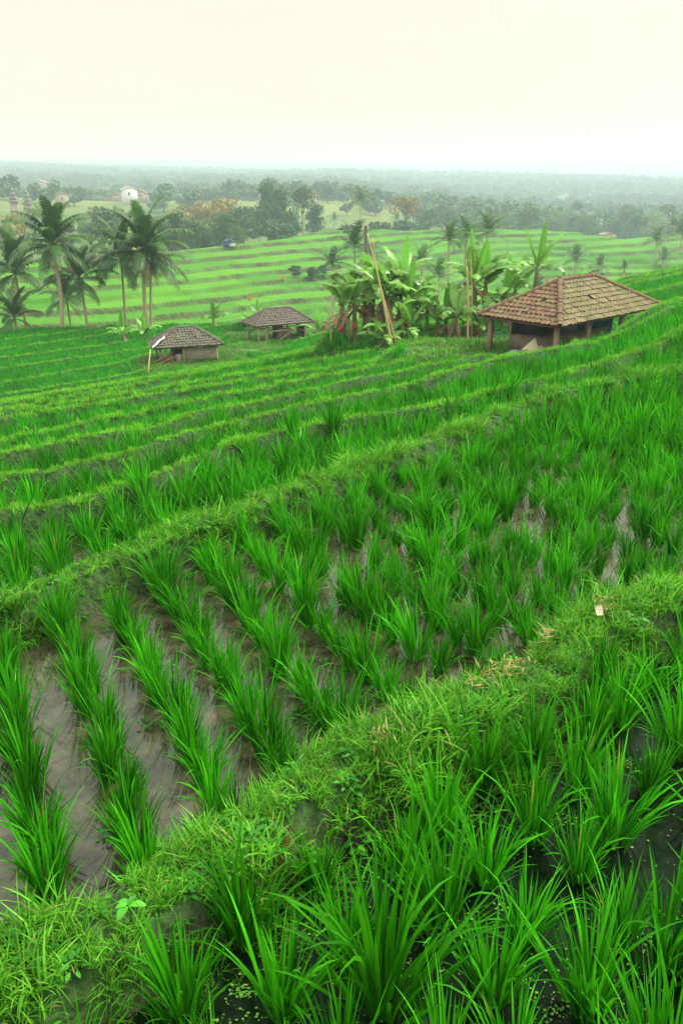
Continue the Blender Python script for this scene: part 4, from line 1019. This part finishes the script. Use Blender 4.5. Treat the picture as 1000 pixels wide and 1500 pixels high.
# ------------------------------------------------------------------ palms
def frond_mesh(L_, th0, kap, nleaf, leafl, seed, droop=0.9, name='frond'):
    r = np.random.default_rng(seed); g = Geo(); m = 16; s = np.linspace(0, 1, m); th = th0 + kap * s ** 1.5; ds = L_ / (m - 1)
    X = np.concatenate([[0], np.cumsum(np.sin((th[1:] + th[:-1]) / 2) * ds)]); Z = np.concatenate([[0], np.cumsum(np.cos((th[1:] + th[:-1]) / 2) * ds)])
    g.tube(np.stack([X, 0 * X, Z], -1), np.linspace(0.035, 0.006, m) * L_ / 3, 5, False, 0.5)
    for side in (-1, 1):
        for i in range(nleaf):
            f = 0.12 + 0.88 * (i + r.uniform(0, 0.6)) / nleaf; f = min(f, 0.995)
            x, z, a = np.interp(f, s, X), np.interp(f, s, Z), np.interp(f, s, th)
            ll = leafl * (math.sin(min(1, f * 0.9 + 0.12) * math.pi) ** 0.5 * 0.85 + 0.15) * r.uniform(0.85, 1.1)
            d = np.array([math.sin(a), 0, math.cos(a)]); n_ = np.array([-math.cos(a), 0, math.sin(a)])
            out = np.array([0, side, 0.0]) * 0.85 + d * 0.55 + n_ * 0.25; out /= np.linalg.norm(out)
            w = 0.075 * ll / 0.7 + 0.012
            p0 = np.array([x, 0, z]); p1 = p0 + out * ll * 0.5; p2 = p0 + out * ll * 0.85 + np.array([0, 0, -1]) * ll * droop * r.uniform(0.4, 0.75)
            g.add([p0 - d * w / 2, p0 + d * w / 2, p1 + d * w / 2 - [0, 0, ll * .06], p1 - d * w / 2 - [0, 0, ll * .06], p2], [[0, 1, 2, 3]], [[3, 2, 4]], tint=float(np.clip(r.normal(0.45, 0.2), 0, 0.965)))
    return g.mesh(name)
FR = [frond_mesh(2.9, 0.10, 0.9, 42, 0.66, 1), frond_mesh(3.0, 0.35, 1.25, 42, 0.7, 2), frond_mesh(3.0, 0.65, 1.35, 42, 0.7, 3), frond_mesh(2.9, 1.0, 1.35, 40, 0.68, 4), frond_mesh(2.8, 1.4, 1.2, 40, 0.66, 5, 1.1), frond_mesh(2.5, 1.9, 0.9, 28, 0.55, 6, 1.2)]
for me in FR: me.materials.append(M['palm'])
FD = frond_mesh(2.3, 2.3, 0.6, 22, 0.45, 7, 1.2); FD.materials.append(M['palm_dead'])
def palm(base, top, scale, label, group=None, nf=20, seed=0, dead=2, nuts=True, rad=0.13):
    r = np.random.default_rng(seed + 900); base = np.array(base, float); top = np.array(top, float)
    t = thing('palm_tree', label, 'palm tree', base, 0, group); d = top - base
    s = np.linspace(-0.02, 1, 40); bow = np.array([0.15 * math.sin(seed), 0.15 * math.cos(seed), 0])
    P = d * s[:, None] + bow * np.sin(s * math.pi)[:, None] * 1.2
    g = Geo(); g.tube(P, np.interp(s, [0, 0.08, 1], [rad * 1.3, rad * 0.82, rad * 0.55]) * (1 + 0.07 * (np.arange(40) % 2)), 9); g.obj('trunk', M['bark_palm'], t)
    cr = bpy.data.objects.new('crown', None); COL.objects.link(cr); cr.parent = t; cr.location = d
    a0 = r.uniform(0, 6.28)
    for i in range(nf):
        k = min(5, int(i / nf * 6)); o = link('frond', FR[k], cr)
        o.rotation_euler = (r.normal(0, 0.08), r.normal(0, 0.08), a0 + i * 2.39996 + r.normal(0, 0.12)); q = 1.12 * scale * r.uniform(0.88, 1.1); o.scale = (q, q, q); o.location = (0, 0, 0.12 * scale * (1 - i / nf))
    for i in range(dead):
        o = link('dead_frond', FD, cr); o.rotation_euler = (0, 0, r.uniform(0, 6.28)); q = scale * r.uniform(0.8, 1.05); o.scale = (q, q, q); o.location = (0, 0, -0.12)
    if nuts:
        g = Geo()
        for i in range(9):
            a = r.uniform(0, 6.28); c = np.array([0.24 * math.cos(a), 0.24 * math.sin(a), -0.22 - 0.25 * r.random()]) * scale
            u_ = np.linspace(0, 1, 6); g.tube(np.stack([np.full(6, c[0]), np.full(6, c[1]), c[2] + 0.2 * scale * (u_ - .5)], -1), 0.095 * scale * np.sin(np.clip(u_, .03, .97) * math.pi) ** 0.6, 7)
        g.obj('coconuts', M['coconut'], cr)
    return t
GP = 'coconut palms at the left edge of the rice field'
for px, pyb, px2, pyc, Y, sc_, nf, sd_, lab, rad in (
    (91, 489, 77, 352, 52, 0.95, 22, 1, 'tallest coconut palm with a pale leaning trunk at the edge of the rice field', 0.16),
    (126, 489, 117, 402, 54, 0.80, 18, 2, 'dark lower coconut palm just right of the pale leaning trunk', 0.12),
    (182, 472, 178, 372, 57, 0.95, 18, 3, 'thin trunked coconut palm behind the palm with coconuts', 0.12),
    (217, 474, 211, 362, 54, 1.05, 24, 4, 'full crowned coconut palm with nuts and a thick pale trunk above the small block hut', 0.17),
    (222, 472, 222, 375, 56, 0.8, 14, 5, 'slim coconut palm trunk close behind the full crowned palm', 0.12),
    (50, 482, 22, 392, 55, 0.95, 18, 6, 'dark coconut palm cut by the left edge of the picture', 0.13),
    (98, 474, 98, 430, 60, 0.75, 16, 7, 'short drooping dark palm between the two leftmost trunks', 0.12),
    (20, 486, 22, 458, 53, 0.70, 14, 8, 'stemless young palm at the foot of the palms on the left edge', 0.12),
    (-45, 480, -40, 380, 56, 0.95, 18, 9, 'coconut palm whose fronds reach in past the left edge', 0.13)):
    b = atY(px, pyb, Y); b[2] = float(ground(b[0], Y)); palm(b, atY(px2, pyc + 9, Y), sc_, lab, GP, nf, sd_, 3 if rad > .15 else 1, rad > .15, rad)
def crown_palm(nm, seed, mat):
    """small far palm: its crown is one mesh"""
    r = np.random.default_rng(seed); V = []; g = Geo(); lo = [frond_mesh(2.6, 0.1 + 0.36 * k, 1.0 + 0.1 * k, 15, 0.75, seed * 10 + k) for k in range(5)]
    for i in range(17):
        me = lo[min(4, int(i / 17 * 5))]; n_ = len(me.vertices); co = np.empty(n_ * 3, np.float32); me.vertices.foreach_get('co', co)
        Mx = Matrix.Rotation(i * 2.4 + r.normal(0, .15), 4, 'Z'); Q = [list(p.vertices) for p in me.polygons]
        g.add(xf(Mx, co.reshape(-1, 3)), [q for q in Q if len(q) == 4], [q for q in Q if len(q) == 3], tint=float(np.clip(r.normal(.45, .2), 0, .96)))
    for me in lo: bpy.data.meshes.remove(me)
    m = g.mesh(nm); m.materials.append(mat); return m
CP = [crown_palm('crown', 3, M['palm']), crown_palm('crown', 4, M['palm'])]; CPP = crown_palm('crown', 5, M['palm_pale'])
def far_palm(px, py_base, py_crown, width_px, label, group, Y=None, pale=False, seed=0, rad=0.13):
    b = hit(px, py_base) if Y is None else np.array([atY(px, py_base, Y)[0], Y, float(ground(atY(px, py_base, Y)[0], Y))])
    top = atY(px + random.uniform(-2, 2), py_crown, b[1]); t = thing('palm_tree', label, 'palm tree', b, 0, group); d = top - b
    g = Geo(); s = np.linspace(-0.03, 1, 10); g.tube(d * s[:, None], np.linspace(rad * 1.4, rad * 0.8, 10), 7); g.obj('trunk', M['bark_palm'], t)
    o = link('crown', CPP if pale else CP[seed % 2], t); o.location = d; w = width_px * b[1] / FOC / 3.6; o.scale = (w, w, w); o.rotation_euler = (0, 0, random.uniform(0, 6.28)); return t
GM = 'small palms beyond the banana clump'
for i, (px, pb, pc, w, Y, lab) in enumerate(((519, 415, 362, 62, 78, 'dark palm rising behind the left part of the banana clump'), (487, 415, 388, 44, 76, 'low dark palm just left of the palm behind the banana clump'), (541, 405, 378, 40, 80, 'low dark palm right of the palm behind the banana clump'),
        (617, 430, 385, 44, 76, 'dull palm seen over the right part of the banana clump'), (641, 440, 405, 46, 74, 'low dull palm between the banana clump and the bamboo stakes'), (656, 430, 352, 48, 80, 'dark palm with upright fronds left of the bamboo stakes'),
        (681, 430, 348, 50, 82, 'dark palm with upright fronds behind the bamboo stakes'), (713, 430, 342, 52, 84, 'dark palm with a star shaped crown above the left end of the tiled roof'))):
    far_palm(px, pb, pc, w, lab, GM, Y, False, i)
GF = 'small palms across the valley on the right'
for i, (px, pb, pc, w, lab) in enumerate(((842, 412, 382, 40, 'rounded palm standing behind the ridge of the tiled roof'), (876, 412, 390, 30, 'small palm right of the rounded palm behind the tiled roof'), (914, 408, 392, 20, 'smallest palm on the green slope above the right end of the tiled roof'),
        (961, 385, 353, 34, 'palm with a round crown near the right edge of the picture'), (970, 392, 380, 30, 'short palm below the round crowned palm near the right edge'), (997, 372, 343, 44, 'palm cut by the right edge of the picture'), (985, 345, 335, 34, 'pale palm high at the right edge'))):
    far_palm(px, pb, pc, w, lab, GF, 95 if px == 914 else None, False, i)
far_palm(528, 336, 294, 34, 'pale yellowish palm standing alone on the crest of the far terraces', None, None, True, 1)
far_palm(437, 336, 298, 42, 'dark palm in front of the trees on the crest of the far terraces', None, None, False, 0)
far_palm(453, 336, 320, 20, 'low dark palm right of the trees on the far crest', 'low palms on the far crest', None, False, 1)
far_palm(488, 336, 322, 18, 'small dark palm left of the pale palm on the far crest', 'low palms on the far crest', None, False, 0)
far_palm(582, 334, 322, 20, 'small dark palm left of the rusty tree on the far crest', 'low palms on the far crest', None, False, 1)
b = onground(536, 74); pole([b, atY(536, 350, 74), atY(535.5, 330, 74)], (0.16, 0.12), 'dark upright pole behind the banana clump', 'pole', 'concrete', 8)

# ------------------------------------------------------------------ trees
def tree_meshes(seed, H, Wd, nblob, nleaf, leaf, shape='round', trunk_h=0.35):
    leaf *= 1.55; nleaf = int(nleaf * 0.62)
    r = np.random.default_rng(seed); gt = Geo(); gl = Geo()
    blobs = []
    for i in range(nblob):
        f = r.random()
        if shape == 'cone': zc = trunk_h + (1 - trunk_h) * f * 0.95; rad = Wd / 2 * (1 - f) * 0.9; br = 0.10 + 0.12 * (1 - f)
        elif shape == 'flat': zc = 0.72 + 0.22 * r.random(); rad = Wd / 2 * (0.3 + 0.6 * r.random()); br = 0.13
        elif shape == 'tall': zc = trunk_h + (1 - trunk_h) * (0.08 + 0.84 * f); rad = Wd / 2 * 0.6 * math.sin(min(1, f * 0.75 + 0.25) * math.pi) ** 0.5; br = 0.15
        else: zc = trunk_h + (1 - trunk_h) * (0.15 + 0.70 * f); rad = Wd / 2 * 0.75 * math.sin((0.12 + 0.80 * f) * math.pi) ** 0.7; br = 0.17
        a = r.uniform(0, 6.28); q = rad * math.sqrt(r.random())
        blobs.append((np.array([q * math.cos(a), q * math.sin(a), zc * H]), br * H * r.uniform(0.7, 1.25)))
    top = 0.9 * H if shape in ('cone', 'tall') else (trunk_h + (1 - trunk_h) * 0.5) * H
    zz = np.linspace(-0.4, top, 8); bx, by = r.normal(0, 0.03, 2)
    gt.tube(np.stack([bx * zz, by * zz, zz], -1), np.interp(zz, [0, top], [0.022 * H, 0.006 * H]), 7)
    for c, br in blobs[:9]:
        z0 = min(c[2] * r.uniform(0.45, 0.8), top); p0 = np.array([bx * z0, by * z0, z0]); gt.tube([p0, (p0 + c) / 2 + [0, 0, .03 * H], c], [0.010 * H, 0.007 * H, 0.003 * H], 5, False)
    per = nleaf // nblob
    for c, br in blobs:
        n = per; d = r.normal(0, 1, (n, 3)); d /= np.linalg.norm(d, axis=1)[:, None]; rr = br * (0.45 + 0.65 * r.random(n) ** 0.6)
        p = c + d * rr[:, None] * [1.15, 1.15, 0.75]; nr = d + r.normal(0, 0.7, (n, 3)); nr /= np.linalg.norm(nr, axis=1)[:, None]
        a = np.cross(nr, r.normal(0, 1, (n, 3))); a /= np.linalg.norm(a, axis=1)[:, None]; b = np.cross(nr, a); s = (leaf * r.uniform(0.5, 1.2, n))[:, None]
        V = np.stack([p - a * s, p + b * s * .55, p + a * s, p - b * s * .55], 1).reshape(-1, 3)
        gl.add(V, np.arange(n * 4).reshape(n, 4), tint=np.clip(r.normal(0.5, 0.25, n) + r.normal(0, 0.32), 0, 1))
    return gt.mesh('trunk'), gl.mesh('crown')
KINDS_ = {'round': [tree_meshes(i, 10, 8.5, 14, 2200, 0.26, 'round', 0.25) for i in (1, 2, 3)], 'tall': [tree_meshes(i, 12, 5.5, 13, 2000, 0.26, 'tall', 0.22) for i in (4, 5)],
          'flat': [tree_meshes(i, 12, 8.0, 9, 900, 0.26, 'flat', 0.55) for i in (6, 7)], 'cone': [tree_meshes(i, 10, 4.8, 18, 1800, 0.22, 'cone', 0.12) for i in (8, 9)], 'bush': [tree_meshes(i, 5, 6.5, 11, 1500, 0.24, 'round', 0.05) for i in (10, 11)]}
HTS = {'round': 10, 'tall': 12, 'flat': 12, 'cone': 10, 'bush': 5}
VAR = {}
def tree(px, py_top, Y, shp, mat, label, group=None, wf=1.0):
    x = atY(px, 300, Y)[0]; z = float(ground(x, Y)); top = atY(px, py_top, Y)[2]; h = max(top - z, 1.5)
    k = random.randrange(len(KINDS_[shp])); key = (shp, k, mat)
    if key not in VAR:
        a, b = KINDS_[shp][k]; b = b.copy(); b.materials.clear(); b.materials.append(M[mat])
        if not a.materials: a.materials.append(M['bark'])
        VAR[key] = (a, b)
    t = thing('tree' if shp != 'bush' else 'bush', label, 'tree' if shp != 'bush' else 'bush', (x, Y, z), random.uniform(0, 6.28), group); s = h / HTS[shp] * 0.97
    t.scale = (s * wf, s * wf, s); link('trunk', VAR[key][0], t); link('crown', VAR[key][1], t); return t
# trees along the crest of the far terraces that one can tell apart
tree(346, 318, 137, 'cone', 'leaf_pale', 'light green pointed tree beside the blue roofed shelter', None, 1.15)
tree(352, 300, 172, 'round', 'leaf_dark', 'dark round tree behind the light green pointed tree', None, 1.0)
tree(325, 290, 190, 'flat', 'leaf_rust', 'wide tree with rusty orange foliage left of the dark crest trees', None, 1.5)
for px_, py_, Y_, lab_ in ((268, 294, 205, 'rusty yellow tree at the left end of the rusty group behind the blue shelter'), (288, 290, 215, 'second rusty yellow tree from the left behind the blue shelter'), (306, 296, 200, 'low rusty tree just left of the wide rusty orange tree')):
    tree(px_, py_, Y_, 'round', 'leaf_rust', lab_, None, 0.8)
tree(594, 285, 205, 'flat', 'leaf_rust', 'rusty orange tree standing alone right of the pale palm', None, 1.1)
tree(391, 264, 200, 'tall', 'leaf_mid', 'tallest grey green tree of the group on the far crest', None, 0.75)
tree(412, 272, 196, 'tall', 'leaf_mid', 'tall tree with a dark tuft second in the group on the far crest', None, 0.8)
tree(443, 273, 200, 'flat', 'leaf_mid', 'flat topped tree of the group on the far crest', None, 0.8)
tree(378, 292, 185, 'round', 'leaf_mid', 'broad grey green tree at the left of the group on the far crest', None, 0.6)
tree(402, 296, 182, 'round', 'leaf_dark', 'dark broad tree in the middle of the group on the far crest', None, 0.6)
tree(424, 300, 184, 'round', 'leaf_mid', 'low broad tree below the flat topped tree on the far crest', None, 0.6)
tree(460, 297, 186, 'tall', 'leaf_dark', 'dark upright tree at the right end of the group on the far crest', None, 0.9)
tree(395, 318, 172, 'bush', 'leaf_mid', 'olive bush at the foot of the group on the far crest', None, 1.0)
tree(420, 322, 172, 'bush', 'leaf_dark', 'dark bush at the foot of the flat topped tree on the far crest', None, 1.0)
tree(590, 318, 196, 'bush', 'leaf_dark', 'dark bush under the rusty orange tree', None, 1.2)
tree(612, 320, 200, 'bush', 'leaf_mid', 'grey green bush right of the rusty orange tree', None, 1.2)
tree(558, 322, 190, 'bush', 'leaf_mid', 'small bush between the pale palm and the rusty tree', None, 1.0)
tree(508, 326, 180, 'bush', 'leaf_dark', 'small dark bush left of the pale palm on the far crest', None, 1.0)
GL = 'hazy trees beyond the terraces on the left'
r = np.random.default_rng(31)
for i in range(50):
    px = 2 + i * 7.2 + r.normal(0, 5); Y = r.uniform(165, 300) if px > 150 else r.uniform(150, 260)
    pt = r.uniform(297, 328) + (8 if px < 120 else 0)
    shp = r.choice(['round', 'tall', 'bush', 'round']); tree(px, pt, Y, shp, r.choice(['leaf_mid', 'leaf_dark', 'leaf_mid', 'leaf_pale', 'leaf_pale', 'leaf_olive']), 'hazy grey green tree below the pale ridge beyond the left palms' if shp != 'bush' else 'hazy bush below the pale ridge beyond the left palms', GL, r.uniform(0.85, 1.2))
GB_ = 'hazy trees close behind the left end of the far terraces'
for i in range(15):
    px = 212 + i * 8.6 + r.normal(0, 2.5); Y = r.uniform(138, 168); shp = r.choice(['round', 'tall', 'tall', 'round'])
    tree(px, r.uniform(308, 338), Y, shp, r.choice(['leaf_mid', 'leaf_mid', 'leaf_dark', 'leaf_pale']), 'grey green tree close behind the terrace edge left of the blue shelter', GB_, r.uniform(0.7, 1.0))
GR_ = 'hazy trees across the valley on the right'
for i in range(46):
    px = 620 + i * 8.5 + r.normal(0, 5); Y = r.uniform(235, 430); pt = r.uniform(296, 322) if px < 960 else r.uniform(300, 325)
    if px > 800: pt -= 4
    shp = r.choice(['round', 'tall', 'tall', 'bush', 'round']); tree(px, pt, Y, shp, r.choice(['leaf_mid', 'leaf_dark', 'leaf_mid', 'leaf_pale']), 'hazy tree in the wooded valley beyond the tiled roof' if shp != 'bush' else 'hazy bush in the wooded valley beyond the tiled roof', GR_, r.uniform(0.8, 1.2))
GQ = 'bushes on the banks of the far terraces'
for px, py, lab in ((432, 388, 'dull bushy clump on a bank halfway up the far terraces'), (455, 392, 'greyer bushy clump right of the first one on the far terraces'), (474, 385, 'taller bushy clump left of the dark low palm'), (800, 408, 'pale bush just left of the rounded palm'), (885, 392, 'pale shrub between the small palms behind the tiled roof')):
    p = hit(px, py + 18); x, Y = p[0], p[1]; tree(px, py, Y, 'bush', 'leaf_mid' if px < 480 else 'leaf_pale', lab, GQ, 1.3)

# ------------------------------------------------------------------ far buildings and marks
def house(name, px, py_base, Y, w, d, h, rh, wall, roof, label, rz=0.2, cat='house', windows=2):
    x = atY(px, py_base, Y)[0]; z = atY(px, py_base, Y)[2]; zg = float(ground(x, Y)); t = thing(name, label, cat, (x, Y, zg), rz)
    b = max(z - zg, 0); g = Geo(); g.box((0, 0, (h + b) / 2 - 0.3), (w, d, h + b + 0.6)); 
    T = h + b; g.add([(-w / 2, -d / 2, T), (w / 2, -d / 2, T), (0, -d / 2, T + rh * .97), (-w / 2, d / 2, T), (w / 2, d / 2, T), (0, d / 2, T + rh * .97)], T=[[0, 1, 2], [3, 5, 4]]); g.obj('wall', M[wall], t, False)
    g = Geo(); o = 0.06 * w
    for s in (-1, 1):
        slab(g, [(s * (w / 2 + o), -d / 2 - o, T - rh * o / (w / 2) + .05), (s * (w / 2 + o), d / 2 + o, T - rh * o / (w / 2) + .05), (0, d / 2 + o, T + rh + .05), (0, -d / 2 - o, T + rh + .05)], 0.12)
    g.obj('roof', M[roof], t, False)
    for k in range(windows):
        g = Geo(); g.box(((k - (windows - 1) / 2) * w / (windows + .5), -d / 2 - 0.02, b + h * .5), (w * .12, 0.06, h * .35)); g.obj('window', M['dark_window'], t, False)
    return t
house('white_house', 190, 290, 330, 5.6, 5, 3.0, 1.2, 'white_wall', 'white_wall', 'white gabled house on the pale ridge above the left palms', 0.25, windows=1)
house('ridge_house', 207, 289, 345, 5, 4, 1.6, 1.0, 'cream_wall', 'red_roof', 'low house with a red roof right of the white gabled house', 0.1, windows=1)
house('ridge_house', 172, 291, 350, 9, 4, 1.0, 0.9, 'cream_wall', 'red_roof', 'long low house with a red roof left of the white gabled house', 0.1)
house('ridge_house', 92, 295, 310, 4.5, 4, 2.0, 1.2, 'cream_wall', 'red_roof', 'small pinkish house above the tallest left palm', 0.3, windows=1)
house('village_house', 59, 274, 620, 13, 8, 2.6, 2.0, 'cream_wall', 'red_roof', 'long pale house far off in the haze at the upper left', 0.0)
house('crest_house', 451, 292, 330, 6.5, 4, 1.6, 1.2, 'cream_wall', 'red_roof', 'pale roofed house glimpsed between the trees on the far crest', 0.2, windows=1)
house('valley_shed', 889, 346, 178, 2.6, 2.2, 0.35, 0.5, 'cream_wall', 'grey_roof', 'small shed by the trees at the far edge of the right terraces', 0.3, windows=1)
for px, py, h_, lab in ((21, 300, 5.0, 'left of two stepped shrine towers at the left edge'), (41, 303, 4.6, 'right of two stepped shrine towers at the left edge')):
    Y = 255; p = atY(px, py, Y); zg = float(ground(p[0], Y)); t = thing('shrine_tower', lab, 'shrine tower', (p[0], Y, zg)); b = p[2] - zg
    g = Geo(); g.box((0, 0, b / 2 + .2), (1.8, 1.8, b + 1.2)); g.obj('base', M['cream_wall'], t, False)
    g = Geo()
    for k in range(4):
        w = 3.0 * (1 - k * 0.22); z0 = b + 0.8 + k * 0.95
        g.add([(-w / 2, -w / 2, z0), (w / 2, -w / 2, z0), (w / 2, w / 2, z0), (-w / 2, w / 2, z0)] + [(a * w * .16, c * w * .16, z0 + 0.75) for a, c in ((-1, -1), (1, -1), (1, 1), (-1, 1))], [[0, 1, 5, 4], [1, 2, 6, 5], [2, 3, 7, 6], [3, 0, 4, 7], [3, 2, 1, 0], [4, 5, 6, 7]]); g.box((0, 0, z0 + .85), (w * .3, w * .3, .3))
    g.obj('roof', M['grey_roof'], t, False)
p = hit(337, 362); sh = thing('blue_shelter', 'small shelter under a blue tarpaulin with one white side on the far terraces', 'shelter', p, 0.15)
g = Geo(); V = []
for i in range(9):
    for j in range(5): V.append((-1.05 + 2.1 * i / 8, -0.7 + 1.4 * j / 4, 1.15 - 0.55 * abs(i / 8 - .45) * 2 + 0.05 * math.sin(i * 2 + j)))
V += [(x, y, z - .04) for x, y, z in V]
g.add(V, [[i * 5 + j + s, i * 5 + j + 1 + s, (i + 1) * 5 + j + 1 + s, (i + 1) * 5 + j + s] for s in (0, 45) for i in range(8) for j in range(4)]); g.obj('roof', M['blue_tarp'], sh)
g = Geo(); g.box((-0.55, -0.5, 0.35), (0.9, 0.06, 0.8)); g.obj('blue_side', M['blue_tarp'], sh, False)
g = Geo(); g.box((0.55, -0.52, 0.25), (0.8, 0.06, 0.5)); g.obj('white_side', M['white'], sh, False)
for x in (-0.95, 0.95):
    for y in (-0.6, 0.6): g = Geo(); g.box((x, y, 0.3), (0.07, 0.07, 0.9)); g.obj('post', M['wood_post'], sh, False)
for px, py, h_, lab in ((366, 441, 0.75, 'bright red upright marker on a far bank above the open rail hut'), (414, 414, 0.6, 'duller red marker higher up the far terraces')):
    p = hit(px, py); t = thing('field_marker', lab, 'marker', p); g = Geo(); g.tube([(0, 0, -.1), (0.02, 0, h_ + .1)], 0.03, 6); g.obj('stake', M['wood_post'], t)
    g = Geo(); s = np.linspace(0, 1, 9); g.tube(np.stack([0.03 * np.sin(s * 5), 0 * s, 0.08 + h_ * s], -1), 0.17 * (0.75 + 0.25 * np.sin(s * 9)) * (1 - 0.35 * s), 9); g.obj('cloth', M['red_cloth'], t)

# ------------------------------------------------------------------ far woods
def far_tree_mesh(seed):
    r = np.random.default_rng(seed); g = Geo()
    for b in range(6):
        c = np.array([r.normal(0, 0.24), r.normal(0, 0.24), 0.30 + 0.55 * r.random()]); n = 46; d = r.normal(0, 1, (n, 3)); d /= np.linalg.norm(d, axis=1)[:, None]
        p = c + d * 0.24 * [1.1, 1.1, .85] * (0.6 + 0.5 * r.random((n, 1))); nr = d + r.normal(0, .5, (n, 3)); a = np.cross(nr, r.normal(0, 1, (n, 3))); a /= np.linalg.norm(a, axis=1)[:, None]; q = np.cross(nr / np.linalg.norm(nr, axis=1)[:, None], a)
        s = r.uniform(0.05, 0.11, (n, 1)); g.add(np.stack([p - a * s, p + q * s, p + a * s, p - q * s], 1).reshape(-1, 3), np.arange(n * 4).reshape(n, 4), tint=r.random(n))
    g.tube([(0, 0, -.1), (0, 0, .5)], [.03, .02], 5); return g.mesh('far_tree')
FT = proto_collection('far_tree', [far_tree_mesh(i) for i in range(5)], M['forest'])
n = 26000; Y = 300 * np.exp(rng.random(n) * math.log(3300 / 300)); X = rng.uniform(-0.48, 0.48, n) * (Y + 60)
dens = bump2(X, Y, 1 / 70.0, 3.0) * 0.5 + 0.5 + 0.35 * bump2(X, Y, 1 / 19.0, 1.0)
keep = rng.random(n) < np.clip(dens * 1.2, 0, 1) * np.where((X < 0.03 * Y) & (Y < 430), 0.06, np.where((X < 0.1 * Y) & (Y < 700), 0.22, 1.0))
keep &= ~((np.abs(X / Y + 0.233) < 0.034) & (Y < 430))       # open ground in front of the white house
X, Y = X[keep], Y[keep]; Zt = far_z(X, Y); ht = rng.uniform(5, 11, len(X)) * np.where(Y < 800, 0.8, 1.0)
scatter('forest', FT, np.stack([X, Y, Zt], -1), rng.uniform(0, 6.28, len(X)), np.stack([ht * rng.uniform(.8, 1.3, len(X)), ht * rng.uniform(.8, 1.3, len(X)), ht], -1), None, 'wooded country fading into the haze')

# ------------------------------------------------------------------ haze over the whole valley
m, t = newmat('haze_air'); pv = t.nodes.new('ShaderNodeVolumePrincipled'); o_ = t.nodes.new('ShaderNodeOutputMaterial')
pv.inputs['Color'].default_value = (0.72, 0.895, 1.0, 1); pv.inputs['Density'].default_value = HAZE_DENSITY; pv.inputs['Anisotropy'].default_value = 0.45
t.links.new(pv.outputs[0], o_.inputs['Volume'])
g = Geo(); g.box((0, 2200, 0), (9000, 5000, 62)); hz = g.obj('haze', m, None, False); kind(hz, 'stuff'); hz['label'] = 'pale haze lying over the valley'
